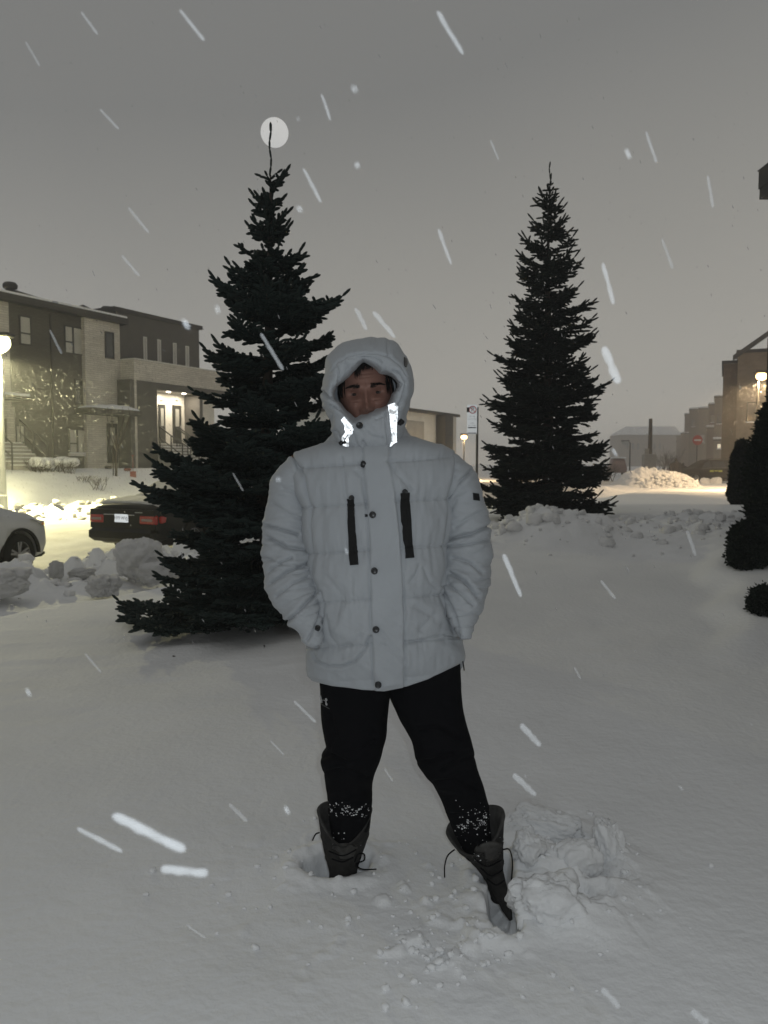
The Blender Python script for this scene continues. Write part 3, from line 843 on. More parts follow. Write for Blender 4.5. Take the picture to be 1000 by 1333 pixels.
slR = sleeve([(566, 598, 2.36, 9, .035), (582, 606, 2.36, 19, .072), (594, 630, 2.37, 28, .086), (601, 664, 2.38, 30, .084), (606, 702, 2.38, 33, .080), (607.5, 737, 2.36, 33.5, .076), (604.5, 770, 2.32, 30, .066),
              (604.5, 798, 2.27, 23, .052), (606.5, 818, 2.24, 12, .036), (607.5, 831, 2.23, 6, .02)],
             [(c2((935, 375), (860, 410), (775, 430)), 1.8, .010), (c2((930, 435), (850, 452), (765, 462)), 1.5, .006), (c2((880, 655), (830, 595), (775, 563)), 1.8, .011), (c2((900, 560), (850, 520), (790, 505)), 1.6, .006),
              (c2((865, 690), (820, 650), (770, 610)), 1.5, .006), (c2((855, 165), (800, 215), (770, 262)), 1.8, .009), (c2((740, 612), (790, 720), (815, 815)), 1.7, .008),
              (c2((900, 320), (850, 345), (800, 380)), 2.2, .005), (c2((840, 250), (800, 270), (770, 330)), 2.2, .004)], 2)
sleeveL = adopt(fast('sleeve', slL.reshape(-1, 3), grid_faces(slL.shape[0], 200), M['jacket']), jacket)
sleeveR = adopt(fast('sleeve', slR.reshape(-1, 3), grid_faces(slR.shape[0], 200), M['jacket']), jacket)
bv_sr = tubes_bvh(sleeveR)

# ---- hood
HC = (478.0, 512.0)
outer = [(489.6, 440), (512, 444), (526, 460), (536, 478), (537.8, 498), (535, 520), (530, 540), (527, 556), (523, 574), (512, 592), (490, 600), (469, 600), (448, 592), (436, 568), (430, 548), (423, 534), (418, 518), (418.5, 500), (424, 482), (427, 464), (437.6, 450), (460, 441.5)]
inner = [(473, 469), (481.6, 473), (496, 484), (512, 489), (518.5, 497), (519, 503.6), (512, 513), (505, 529), (495, 533), (483, 537), (470, 543), (461, 548), (455, 541), (448, 534), (442, 525), (435, 519), (434.5, 511), (437, 503), (445, 496), (453, 489), (463, 479)]
NT = 420
def polar(poly):
    a = np.array([math.atan2(-(y - HC[1]), x - HC[0]) for x, y in poly]); r = np.array([math.hypot(x - HC[0], y - HC[1]) for x, y in poly])
    o = np.argsort(a); a = a[o]; r = r[o]
    a = np.concatenate([a - 2 * np.pi, a, a + 2 * np.pi]); r = np.tile(r, 3)
    q = np.linspace(-np.pi, np.pi, NT, endpoint=False)
    rr = np.interp(q, a, r)
    k = np.exp(-np.linspace(-2, 2, 11) ** 2); k /= k.sum()
    rp_ = np.concatenate([rr[-5:], rr, rr[:5]])
    return q, np.convolve(rp_, k, mode='valid')
TH, RO = polar(outer); _, RI = polar(inner)
down = np.clip(-np.sin(TH), 0, 1)
prof = [  # s: radius as inner + f*(outer-inner); D offset from the rim; scale for backs
    (0.00, -0.10, 0.075), (0.06, -0.03, 0.045), (0.11, 0.01, 0.018), (0.16, 0.09, 0.001), (0.22, 0.20, -0.006), (0.30, 0.36, -0.008), (0.40, 0.55, 0.000), (0.50, 0.74, 0.020),
    (0.60, 0.89, 0.050), (0.68, 0.975, 0.085), (0.76, 1.0, 0.125), (0.84, 0.96, 0.17)]
ps = np.array(prof)
s_ = np.linspace(0, 0.84, 150)
fr_ = rsmooth(ps[:, 0], ps[:, 1], s_); fd_ = rsmooth(ps[:, 0], ps[:, 2], s_)
R = RI[None, :] + fr_[:, None] * (RO - RI)[None, :]
R[s_ < 0.12] = R[s_ < 0.12]
PXh = HC[0] + R * np.cos(TH)[None, :]; PYh = HC[1] - R * np.sin(TH)[None, :]
DF = 2.215 - 0.020 * np.clip(np.sin(TH), 0, 1) + 0.0 * down
Dh = DF[None, :] + fd_[:, None]
# the chin guard stays near the chest instead of curling back as far
Dh = Dh - (fd_[:, None] > 0.03) * (fd_[:, None] - 0.03) * 0.55 * down[None, :] ** 2
V = Pn(PXh, PYh, Dh)
# back of the hood
lastD = Dh[-1]
back = []
for k, (sc_, dd) in enumerate([(0.93, .03), (0.82, .06), (0.66, .085), (0.45, .10), (0.2, .11), (0.01, .112)]):
    cx_, cy_ = 478, 505
    xx = cx_ + (PXh[-1] - cx_) * sc_; yy = cy_ + (PYh[-1] - cy_) * sc_
    back.append(Pn(xx, yy, np.minimum(lastD, 2.40) + dd))
px, py = project(V)
N_ = gnormals(V)
outside = sstep(0.12, 0.2, s_)[:, None]
d = 0.006 * fbm(px * 0.045, py * 0.045, 3.0, 3) * outside + 0.003 * fbm(px * 0.13, py * 0.10, 9.0, 3) * outside
def c1(*pts): return [(400 + .16 * x, 430 + .16 * y) for x, y in pts]
for poly, w, dp in [
    (c1((200, 330), (250, 260), (330, 215), (450, 190), (560, 190), (660, 215), (760, 290), (800, 370)), 1.0, .003),
    (c1((240, 300), (255, 360), (262, 430)), 1.6, .005), (c1((300, 260), (330, 310)), 1.8, .003), (c1((655, 90), (650, 150), (660, 210)), 1.6, .003),
    (c1((118, 500), (165, 545), (215, 560)), 1.5, .009), (c1((200, 620), (280, 640), (340, 690), (375, 735)), 1.4, .006), (c1((150, 640), (190, 690), (205, 780)), 1.5, .005),
    (c1((475, 1040), (480, 960), (455, 905)), 1.6, .006), (c1((440, 1040), (420, 990), (440, 930)), 2.0, .003),
    (c1((630, 640), (640, 760), (655, 900), (650, 1000)), 1.2, .004), (c1((345, 740), (390, 900), (470, 1040)), 1.8, .003),
    (c1((700, 330), (760, 350), (800, 420), (790, 520), (740, 620)), 1.5, .006), (c1((720, 400), (765, 440), (740, 480)), 1.3, .006), (c1((820, 330), (845, 420), (830, 560), (790, 700)), 1.5, .003),
    (c1((400, 760), (520, 860), (600, 880)), 2.4, .003), (c1((560, 720), (620, 700), (650, 660)), 1.8, .003), (c1((230, 820), (270, 900), (300, 1010)), 1.5, .005),
    (c1((340, 230), (450, 215), (540, 225), (600, 260)), 1.6, .003),
]:
    d = d + crease(px, py, poly, w, dp) * outside
V = V + N_ * d[..., None]
V = np.concatenate([V, np.stack(back)], 0)
hood = adopt(fast('hood', V.reshape(-1, 3), grid_faces(V.shape[0], NT), M['jacket']), man)
bv_h = tubes_bvh(hood)

# ---- trims on the jacket
zl = adopt(patch('zip_pocket', bv_j, [(452, 650), (453.5, 690), (456, 736)], [(461, 650), (463, 690), (467, 735)], M['rubber'], None, off=0.0085, th=.004, nu=3, nv=14), jacket)
zr = adopt(patch('zip_pocket', bv_j, [(521.5, 642), (524.5, 685), (528.5, 727)], [(532, 641), (535.5, 685), (538.8, 726)], M['rubber'], None, off=0.0085, th=.004, nu=3, nv=14), jacket)
for (a, b, zp) in [(458, 648, zl), (527, 640, zr)]:
    disc_ = disc('zip_puller', bv_j, a, b, 0.008, M['black_plastic'], None); adopt(disc_, jacket)
for (a, b) in [(474.5, 604.5), (485, 670), (487.4, 743), (489.4, 819.5), (492.5, 891)]:
    adopt(disc('snap_button', bv_j, a, b, 0.0098, M['black_plastic'], None, th=0.006), jacket)
adopt(disc('snap_button', bv_h, 468.5, 554, 0.0098, M['black_plastic'], None, th=0.006), jacket)
adopt(disc('snap_button', bv_j, 584.5, 800, 0.0105, M['black_plastic'], None, th=0.006), jacket)
adopt(disc('snap_button', bv_j, 478, 671, 0.004, M['black_plastic'], None, th=0.004), jacket)
adopt(disc('snap_button', tubes_bvh(sleeveL), 413.5, 818, 0.008, M['black_plastic'], None, th=0.006), jacket)
bd = adopt(patch('sleeve_badge', bv_sr, [(615.5, 641.5), (616.5, 651)], [(623, 642.5), (624.5, 652)], M['black_plastic'], None, off=0.002, nu=2, nv=2), jacket)
adopt(disc('toggle', bv_h, 521, 547.5, 0.007, M['black_plastic'], None, th=0.009), hood)
adopt(disc('toggle', bv_h, 518, 550.5, 0.005, M['black_plastic'], None, th=0.009), hood)
adopt(disc('toggle', bv_h, 447, 574.5, 0.0065, M['black_plastic'], None, th=0.010), hood)
adopt(disc('toggle', bv_h, 450.5, 574, 0.004, M['black_plastic'], None, th=0.008), hood)
adopt(patch('hood_tab', bv_h, [(525.8, 465), (525.6, 472), (526.5, 477)], [(529.5, 467), (530.5, 473), (529, 478)], M['black_plastic'], None, off=0.002, nu=2, nv=4), hood)
adopt(patch('reflective_strip', bv_h, [(444.5, 547), (448, 551.5), (449.5, 555), (449.5, 559), (451, 562), (447.5, 566), (446, 571), (448, 577), (447.5, 584), (448.5, 588)], [(448, 543), (452.5, 548.5), (455, 552), (458.5, 554), (460.5, 559), (458, 564), (454, 569), (454.5, 577), (454, 584), (455, 591)], M['retro_strip'], None, off=0.0045, nu=3, nv=22), hood)
adopt(patch('reflective_strip', bv_h, [(506.5, 528.5), (506.8, 538), (507.5, 548), (508.5, 557), (510, 566), (509.5, 574), (507.8, 580), (509.5, 589.5)], [(514.5, 525), (516.8, 530), (517, 540), (515.5, 549), (515, 560), (514.8, 570), (516.5, 578), (515.5, 585.5)], M['retro_strip'], None, off=0.0045, nu=3, nv=22), hood)
mb = MB()
pp = [hit(bv_h, a, b, 0.004)[0] for a, b in [(456, 560), (453, 566), (450, 571), (448, 575)]]
mb.tube([p for p in pp if p], 0.0013, 6)
adopt(mb.build('drawcord', M['black_plastic']), hood)

# ---- body: one continuous surface, crown to pelvis, with arms and legs
HP = P(477.2, 514, 2.345)           # centre of the head
roll = math.radians(-5.5); tiltf = math.radians(6)
Rh = Matrix.Rotation(roll, 3, 'Y') @ Matrix.Rotation(tiltf, 3, 'X')
Rh = np.array(Rh)
def head_pt(lat, lon, hw=0.082, hd=0.104, hh=0.124):
    x = np.cos(lat) * np.sin(lon); y = -np.cos(lat) * np.cos(lon); z = np.sin(lat)
    X = x * hw; Y = y * hd; Z = z * hh
    jaw = sstep(0.0, -0.9, z)
    X = X * (1 - 0.22 * jaw); 
    f = np.clip(-y, 0, 1)
    g = lambda cx, cz, sx, sz: np.exp(-((X - cx) / sx) ** 2 - ((Z - cz) / sz) ** 2) * (y < 0.1)
    out = np.zeros_like(X)
    out += 0.036 * g(0, -0.036, 0.0120, 0.012) + 0.024 * g(0, -0.020, 0.0090, 0.020) + 0.010 * g(0, 0.002, 0.009, 0.018)
    out += 0.008 * (g(0.014, -0.042, 0.008, 0.008) + g(-0.014, -0.042, 0.008, 0.008))
    out += 0.009 * (g(0.032, 0.026, 0.022, 0.008) + g(-0.032, 0.026, 0.022, 0.008)) + 0.003 * g(0, 0.05, 0.05, 0.03)
    out -= 0.021 * (g(0.033, 0.006, 0.018, 0.012) + g(-0.033, 0.006, 0.018, 0.012))
    out += 0.006 * (g(0.046, -0.030, 0.018, 0.020) + g(-0.046, -0.030, 0.018, 0.020))
    out -= 0.007 * (g(0.024, -0.044, 0.006, 0.018) + g(-0.026, -0.046, 0.006, 0.018))
    out += 0.004 * (g(0.030, -0.012, 0.014, 0.005) + g(-0.030, -0.012, 0.014, 0.005))
    out -= 0.004 * (g(0.030, -0.020, 0.016, 0.0030) + g(-0.030, -0.020, 0.016, 0.0030))
    out += 0.009 * g(0, -0.066, 0.024, 0.009) + 0.006 * g(0, -0.078, 0.020, 0.006) - 0.005 * g(0, -0.0715, 0.024, 0.0022)
    out += 0.010 * g(0, -0.102, 0.022, 0.014)
    out += -0.0016 * g(0, 0.062, 0.05, 0.0018) - 0.0014 * g(0, 0.052, 0.045, 0.0016) - 0.0014 * g(0.004, 0.036, 0.002, 0.008)
    Y = Y - out
    # ears
    return np.stack([X, Y, Z], -1)
lat = np.linspace(math.pi / 2 - 0.02, -1.16, 150); lon = np.linspace(-np.pi, np.pi, 200, endpoint=False)
LA, LO = np.meshgrid(lat, lon, indexing='ij')
Hd = head_pt(LA, LO) @ Rh.T + np.array(HP)
bodyR = []
ringL = np.linspace(-np.pi, np.pi, 200, endpoint=False)
def ring(c, a, b): return np.stack([c[0] + a * np.sin(ringL), c[1] - b * np.cos(ringL), np.full(200, c[2])], -1)
xc = 0.005
zt = Zat(595, DM)
for (z, a, b, dx) in [(HP.z - 0.125, .062, .068, -.05), (HP.z - 0.16, .062, .064, -.04), (zt + .02, .080, .070, -.03), (zt - .03, .150, .085, -.01), (zt - .08, .170, .10, 0), (zt - .2, .165, .105, 0), (zt - .35, .150, .10, .01), (zt - .42, .150, .10, .01),
                      (zt - .50, .155, .10, .01), (zt - .56, .150, .10, .01), (zt - .59, .10, .08, .01), (zt - .60, .01, .01, .01)]:
    bodyR.append(ring((xc + dx, DM, z), a, b))
Vb = np.concatenate([Hd, np.stack(bodyR)], 0)
nb = Vb.shape[0]
Vl = [Vb.reshape(-1, 3)]; Fl = [grid_faces(nb, 200)]
off = nb * 200
def limb(pts, rad, n=24):
    global off
    mb = MB(); mb.tube(pts, rad, n, cap=False)
    f = np.array(mb.f) + off; v = np.array([tuple(p) for p in mb.v]); off += len(v)
    Vl.append(v); Fl.append(f)
def pt(px, py, D): 
    q = P(px, py, D); return q
for side in (0, 1):
    path = [(400, 600, 2.36), (382, 650, 2.38), (377, 715, 2.38), (382, 765, 2.33), (398, 806, 2.27), (412, 822, 2.30)] if side == 0 else [(575, 600, 2.36), (600, 655, 2.38), (606, 715, 2.38), (604, 765, 2.33), (603, 802, 2.28), (596, 818, 2.31)]
    limb([pt(*p) for p in path], [.050, .046, .040, .034, .024, .012])
    path = [(462, 845, 2.36), (461, 960, 2.35), (455, 1050, 2.41), (450, 1105, 2.45), (448, 1125, 2.45)] if side == 0 else [(556, 845, 2.36), (583, 965, 2.33), (612, 1060, 2.38), (626, 1105, 2.41), (634, 1125, 2.40)]
    limb([pt(*p) for p in path], [.066, .052, .042, .030, .020])
body = adopt(fast('body', np.concatenate(Vl), np.concatenate(Fl), M['skin']), man)
def on_face(x, z, off=0.0):
    """point on the face from head coordinates"""
    lo = x / 0.082; la = z / 0.124
    for _ in range(6):
        p = head_pt(np.array(la), np.array(lo)); lo += (x - p[0]) / 0.082; la += (z - p[2]) / 0.124
    p = head_pt(np.array(la), np.array(lo)); p = p + np.array([0, -off, 0])
    return Vector(p @ Rh.T) + HP
def hv(x, y, z): return Vector(np.array([x, y, z]) @ Rh.T) + HP
for sx in (-1, 1):
    bm = bmesh.new(); bmesh.ops.create_uvsphere(bm, u_segments=24, v_segments=16, radius=0.0125)
    cpos = on_face(sx * 0.034, 0.005, 0.0) + Vector((0, 0.0085, 0))
    bmesh.ops.translate(bm, verts=bm.verts, vec=cpos)
    me = bpy.data.meshes.new('eye'); bm.to_mesh(me); bm.free(); me.materials.append(M['eye_white'])
    me.polygons.foreach_set('use_smooth', [True] * len(me.polygons))
    eye = bpy.data.objects.new('eye', me); C.objects.link(eye); adopt(eye, man)
    # iris
    dirv = (EYE - cpos).normalized(); q = dirv.to_track_quat('Z', 'Y').to_matrix().to_4x4(); q.translation = cpos + dirv * 0.0108
    mb = MB(); N = 20; vs = []; fs = []
    for rr, z in [(0.0062, 0.0), (0.0060, 0.0012), (0.003, 0.0022), (0.0001, 0.0024)]:
        vs += [q @ Vector((rr * math.cos(6.2832 * k / N), rr * math.sin(6.2832 * k / N), z)) for k in range(N)]
    for i in range(3):
        for k in range(N): fs.append((i * N + k, i * N + (k + 1) % N, (i + 1) * N + (k + 1) % N, (i + 1) * N + k))
    mb.add(vs, fs); adopt(mb.build('iris', M['iris'], smooth=True), eye)
    # lids
    for up in (1, -1):
        vs = []; fs = []; n = 14; m_ = 6
        for i in range(n + 1):
            a = -1.15 + 2.3 * i / n
            for j in range(m_ + 1):
                e0 = (0.30 if up > 0 else -0.30) * math.cos(a * 1.2); e1 = 1.35 * up
                e = e0 + (e1 - e0) * j / m_
                r = 0.0139 + 0.0006 * (j == 0)
                vs.append(cpos + Vector((r * math.sin(a) * math.cos(e) , -r * math.cos(a) * math.cos(e), r * math.sin(e))))
        for i in range(n):
            for j in range(m_): fs.append((i * (m_ + 1) + j, (i + 1) * (m_ + 1) + j, (i + 1) * (m_ + 1) + j + 1, i * (m_ + 1) + j + 1))
        mb = MB(); mb.add(vs, fs); adopt(mb.build('eyelid', M['skin'], smooth=True), man)
    # brow: strands
    mb = MB()
    for k in range(230):
        f = random.random(); x = sx * (0.014 + 0.040 * f); z = 0.026 + 0.006 * math.sin(f * 2.4) - 0.004 * f + random.gauss(0, 0.0028) * (1.2 - f)
        p0 = on_face(x, z, -0.0005); p1 = on_face(x + sx * 0.006, z + 0.0015 * (1 - f) - 0.001 * f, 0.0018)
        mb.tube([p0, p1], [0.0007, 0.0003], 3, cap=False)
    adopt(mb.build('eyebrow', M['hair']), man)
mb = MB()
for k in range(420):
    x = random.gauss(0, 0.017)
    if abs(x) > 0.034: continue
    z = -0.056 - 0.012 * random.random() - abs(x) * 0.25
    p0 = on_face(x, z, -0.0005); p1 = on_face(x * 1.12, z - 0.005, 0.0012)
    mb.tube([p0, p1], [0.0006, 0.0003], 3, cap=False)
adopt(mb.build('moustache', M['grey_hair']), man)
mb = MB()
for k in range(360):
    x = random.gauss(-0.010, 0.024); z = 0.094 + random.random() * 0.012
    ln = random.uniform(0.018, 0.036) * (1.35 if -.03 < x < -0.010 else 0.8)
    sxx = random.gauss(-0.003, 0.006)
    pts = []
    for j in range(5):
        f = j / 4
        pts.append(on_face(max(-.07, min(.07, x + sxx * f)), z - ln * f, 0.004 * (1 - f) + 0.0015))
    mb.tube(pts, [0.0010, 0.0010, 0.0009, 0.0007, 0.0003], 3, cap=False)
# cap of hair under the hood
for k in range(500):
    a = random.uniform(-1.9, 1.9); z = random.uniform(0.03, 0.11)
    if abs(a) < 0.85 and z < 0.088: continue
    b = math.sqrt(max(0.02, 1 - (z / 0.124) ** 2))
    p = [hv(0.084 * b * math.sin(a) * s, -0.106 * b * math.cos(a) * s, z - 0.018 * i) for i, s in enumerate((1.0, 1.03, 1.02))]
    mb.tube(p, [0.0022, 0.002, 0.0005], 3, cap=False)
adopt(mb.build('hair', M['hair']), man)

# ---- trousers
def leg(rows, seed, creases):
    rows = np.array(rows, float)
    n = 220; q = np.linspace(rows[0, 0], rows[-1, 0], n)
    xl = rsmooth(rows[:, 0], rows[:, 1], q); xr = rsmooth(rows[:, 0], rows[:, 2], q); D = rsmooth(rows[:, 0], rows[:, 3], q)
    k = 160; ph = np.linspace(0, 2 * np.pi, k, endpoint=False)
    w = (xr - xl) / 2; c = (xl + xr) / 2
    PX = c[:, None] + w[:, None] * np.cos(ph)
    b = np.clip(w / F * D * 0.98, 0.05, 0.105)
    V = Pn(PX * 0 + 500, q[:, None] + PX * 0, D[:, None] + PX * 0)
    V[..., 0] = (PX - 500) / F * D[:, None]
    V[..., 1] = D[:, None] + b[:, None] * np.sin(ph)[None, :]
    px, py = project(V)
    N_ = gnormals(V)
    d = 0.008 * fbm(px * 0.03 + seed, py * 0.03, seed, 3) + 0.006 * fbm(px * 0.03 + py * 0.02, py * 0.08, seed + 4, 3) * sstep(930, 1000, py)
    for poly, w_, dp in creases: d = d + crease(px, py, poly, w_, dp) * (np.sin(ph)[None, :] < 0.2)
    edge = np.abs(np.cos(ph))[None, :] ** 4
    return V + N_ * (d * (1 - 0.8 * edge))[..., None]
def c3(*pts): return [(380 + .3 * x, 850 + .3 * y) for x, y in pts]
lgL = leg([(835, 412, 512, 2.36), (870, 412, 512, 2.36), (888, 414.5, 511, 2.36), (905, 415.5, 508, 2.36), (940, 417.5, 504.5, 2.35), (961, 421, 503, 2.345), (973, 423.5, 499.5, 2.345), (986, 416.5, 496, 2.35), (997, 417.5, 492, 2.36),
           (1008, 420.5, 487, 2.37), (1016, 421.5, 485, 2.38), (1042, 425, 484, 2.40), (1060, 426.5, 482, 2.42), (1076, 428, 480, 2.43), (1100, 432, 474, 2.45), (1125, 436, 466, 2.46)], 1,
          [(c3((125, 455), (180, 440), (240, 470)), 2.5, .010), (c3((140, 520), (220, 500), (330, 540)), 2.5, .008), (c3((360, 380), (300, 420), (230, 430)), 2.5, .007), (c3((160, 660), (250, 690), (335, 665)), 2, .006), (c3((170, 270), (190, 360), (160, 440)), 2, .005)])
lgR = leg([(835, 500, 600, 2.36), (868, 502, 600.5, 2.36), (888, 504, 602, 2.36), (907, 507.5, 603, 2.355), (922, 514, 604.5, 2.35), (937, 521, 608, 2.345), (950, 528.5, 612, 2.34), (964, 536, 616.5, 2.335), (978, 540, 620, 2.335), (991, 543, 622, 2.34),
           (1005, 552, 626, 2.345), (1021, 566, 632, 2.355), (1035, 573, 636, 2.365), (1048, 579, 640, 2.375), (1063, 585, 641, 2.385), (1080, 592, 642, 2.395), (1100, 602, 645, 2.40), (1115, 608, 645, 2.40)], 5,
          [(c3((520, 470), (600, 470), (700, 440)), 2.5, .009), (c3((800, 450), (730, 470), (650, 510)), 2.5, .009), (c3((620, 560), (700, 560), (800, 600)), 2.5, .007), (c3((690, 700), (780, 700), (865, 680)), 2, .006), (c3((560, 330), (640, 320), (740, 370)), 2.5, .006)])
nL, nR_ = lgL.shape[0], lgR.shape[0]
tr = np.concatenate([lgL.reshape(-1, 3), lgR.reshape(-1, 3)])
fcs = np.concatenate([grid_faces(nL, 160), grid_faces(nR_, 160, off=nL * 160)])
trousers = adopt(fast('trousers', tr, fcs, M['black_cloth']), man)
bv_t = tubes_bvh(trousers)
# white mark of two interlocked arcs on the hip, thin word line below it
M['logo'] = mat('pale_logo_print', (0.42, 0.42, 0.42), rough=0.6)
def lg(x, y): return (400 + .06 * x, 870 + .06 * y)
for pl in ([(300, 600), (312, 640), (322, 665), (318, 700), (330, 738)], [(415, 660), (438, 690), (418, 718), (425, 765), (440, 800)]):
    pts = [hit(bv_t, *lg(a, b), off=0.0022)[0] for a, b in pl]
    if all(p is not None for p in pts):
        mb = MB(); mb.tube(pts, [0.0032, 0.0026, 0.0013, 0.0030, 0.0034], 6); adopt(mb.build('logo_arc', M['logo']), trousers)
pts = [hit(bv_t, *lg(a, b), off=0.0022)[0] for a, b in [(330, 690), (370, 688), (415, 705)]]
if all(p is not None for p in pts):
    mb = MB(); mb.tube(pts, [0.0012, 0.0006, 0.0012], 5); adopt(mb.build('logo_bar', M['logo']), trousers)
M['logo2'] = mat('grey_logo_print', (0.13, 0.13, 0.13), rough=0.6)
for i in range(9):
    a0 = 300 + i * 22
    pts = [hit(bv_t, *lg(a, b), off=0.0018)[0] for a, b in [(a0, 766 + i * 13), (a0 + 14, 775 + i * 13)]]
    if all(p is not None for p in pts):
        mb = MB(); mb.tube(pts, 0.0009, 4); adopt(mb.build('logo_letter', M['logo2']), trousers)
# drawcord ends under the hem
mb = MB(); mb.tube([P(602, 858, 2.34), P(603.5, 866, 2.335), P(604.5, 873, 2.33)], 0.0022, 6)
adopt(mb.build('hem_cord', M['black_plastic']), jacket)
mb = MB(); mb.tube([P(409, 883, 2.33), P(410.5, 886, 2.325)], 0.003, 6)
adopt(mb.build('hem_cord', M['black_plastic']), jacket)

# ---- boots
def boot(axis_pts, radii, rim, seed):
    """shaft loft; rim(phi) lifts the top edge; inner lining wall"""
    n = 96; ph = np.linspace(0, 2 * np.pi, n, endpoint=False)
    rings = []
    c0 = np.array(axis_pts[0]); c1_ = np.array(axis_pts[1]); up = (c0 - c1_); up /= np.linalg.norm(up)
    K = len(axis_pts)
    q = np.linspace(0, K - 1, 46)
    for t in q:
        c = np.array([rsmooth(np.arange(K), np.array(axis_pts)[:, j], np.array([t]))[0] for j in range(3)])
        rx = rsmooth(np.arange(K), np.array(radii)[:, 0], np.array([t]))[0]; ry = rsmooth(np.arange(K), np.array(radii)[:, 1], np.array([t]))[0]
        w = max(0, 1 - t / 1.6)
        r = np.stack([c[0] + rx * np.cos(ph), c[1] + ry * np.sin(ph), np.full(n, c[2]) + rim(ph) * w], -1)
        nn = 0.0018 * fbm(np.cos(ph) * 3 + seed, np.sin(ph) * 3, t * 1.3, 3)
        dirs = np.stack([np.cos(ph), np.sin(ph), 0 * ph], -1)
        r = r + dirs * (nn + 0.0022 * np.exp(-((t * 4) % 4 / 0.4) ** 2))[:, None]
        rings.append(r)
    out = np.stack(rings)
    inn = [out[0] + (c0 - out[0]) * np.array([0.10, 0.10, 0]) + np.array([0, 0, 0.001]), out[4] + (np.array(axis_pts[0]) * np.array([1, 1, 0]) + out[4] * np.array([0, 0, 1]) - out[4]) * np.array([0.14, 0.14, 0])]
    return out, np.stack([out[0]] + inn + [out[14] * np.array([.75, .75, 1]) + c0 * np.array([.25, .25, 0])])
def mkboot(axis_pts, radii, rim, seed, label=None):
    o, i = boot(axis_pts, radii, rim, seed)
    b = adopt(fast('boot', o.reshape(-1, 3), grid_faces(o.shape[0], 96), M['boot']), man)
    adopt(fast('boot_lining', i.reshape(-1, 3), grid_faces(i.shape[0], 96), M['boot_lining']), b)
    return b
# boot on the left of the picture
axL = [P(449, 1066, 2.43), P(449, 1090, 2.445), P(447, 1115, 2.455), P(447, 1140, 2.455), P(447, 1165, 2.44), P(447, 1180, 2.43)]
bootL = mkboot([tuple(p) for p in axL], [(.088, .080), (.078, .070), (.058, .062), (.044, .060), (.044, .07), (.044, .07)],
               lambda p: 0.030 * np.abs(np.cos(p)) ** 1.5 - 0.050 * np.clip(-np.sin(p), 0, 1) ** 2 + 0.02 * np.clip(np.sin(p), 0, 1), 1)
axR = [P(619, 1076, 2.385), P(624, 1098, 2.39), P(634, 1120, 2.39), P(642, 1142, 2.39), P(646, 1158, 2.39), P(648, 1170, 2.39)]
bootR = mkboot([tuple(p) for p in axR], [(.092, .080), (.076, .072), (.052, .060), (.030, .040), (.024, .035), (.02, .03)],
               lambda p: 0.012 * np.abs(np.cos(p)) ** 1.5 + 0.034 * np.cos(p) - 0.052 * np.clip(-np.sin(p), 0, 1) ** 2 + 0.02 * np.clip(np.sin(p), 0, 1), 2)
# foot of the right-hand boot running down into the hole
def foot(pts, rad, parent):
    mb = MB(); mb.tube(pts, rad, 20)
    return adopt(mb.build('boot_foot', M['boot'], smooth=True), parent)
foot([P(636, 1122, 2.40), P(645, 1142, 2.37), P(653, 1164, 2.32), P(660, 1184, 2.26), P(665, 1197, 2.23)], [.040, .030, .022, .015, .006], bootR)
foot([P(447, 1135, 2.47), P(447, 1160, 2.44), P(447, 1178, 2.42), P(447, 1195, 2.38)], [.046, .046, .042, .02], bootL)
def tongue(c, w, h, D, rz, parent, lift=0.0):
    n = 12; m_ = 8; vs = []; fs = []
    for j in range(m_ + 1):
        for i in range(n + 1):
            a = -1 + 2 * i / n; f = j / m_
            ww = w * (0.72 + 0.28 * f) * (1 - 0.25 * (f > 0.8) * (f - .8) * 5 * abs(a) ** 2)
            top = h * f - 0.30 * h * (a * a) * f ** 3
            p = P(c[0], c[1], D) + Vector((a * ww * math.cos(rz), 0.02 * a * a + 0.012 * (1 - f) - 0.020 * f, top + a * ww * math.sin(rz)))
            vs.append(p)
    for j in range(m_):
        for i in range(n): fs.append((j * (n + 1) + i, j * (n + 1) + i + 1, (j + 1) * (n + 1) + i + 1, (j + 1) * (n + 1) + i))
    mb = MB(); mb.add(vs, fs); o = mb.build('tongue', M['boot_lining'], smooth=True); adopt(o, parent)
    sm = o.modifiers.new('thick', 'SOLIDIFY'); sm.thickness = 0.008
    return o
tongue((449, 1118), .042, 0.062, 2.378, 0.02, bootL)
tongue((636, 1123), .045, 0.078, 2.318, 0.12, bootR)
def lace(pts, parent, r=0.0022):
    q = []
    P3 = [P(*p) for p in pts]
    for i in range(len(P3) - 1):
        a = P3[max(0, i - 1)]; b = P3[i]; c = P3[i + 1]; d = P3[min(len(P3) - 1, i + 2)]
        for k in range(6):
            t = k / 6
            q.append(0.5 * ((2 * b) + (-a + c) * t + (2 * a - 5 * b + 4 * c - d) * t * t + (-a + 3 * b - 3 * c + d) * t ** 3))
    q.append(P3[-1])
    mb = MB(); mb.tube(q, r, 6); adopt(mb.build('lace', M['black_cloth'], smooth=True), parent)
lace([(416, 1084, 2.37), (411, 1086, 2.36), (407, 1094, 2.37)], bootL)
lace([(462, 1122, 2.36), (466, 1112, 2.35), (474, 1112, 2.35), (474, 1120, 2.36), (464, 1124, 2.36), (468, 1130, 2.36), (476, 1132, 2.38), (490, 1131.5, 2.39)], bootL)
lace([(428, 1108, 2.36), (446, 1114, 2.35), (464, 1106, 2.36)], bootL)
lace([(432, 1118, 2.36), (446, 1122, 2.35), (460, 1116, 2.36)], bootL)
lace([(592, 1106, 2.34), (583, 1114, 2.34), (579, 1128, 2.36), (579, 1142, 2.38)], bootR)
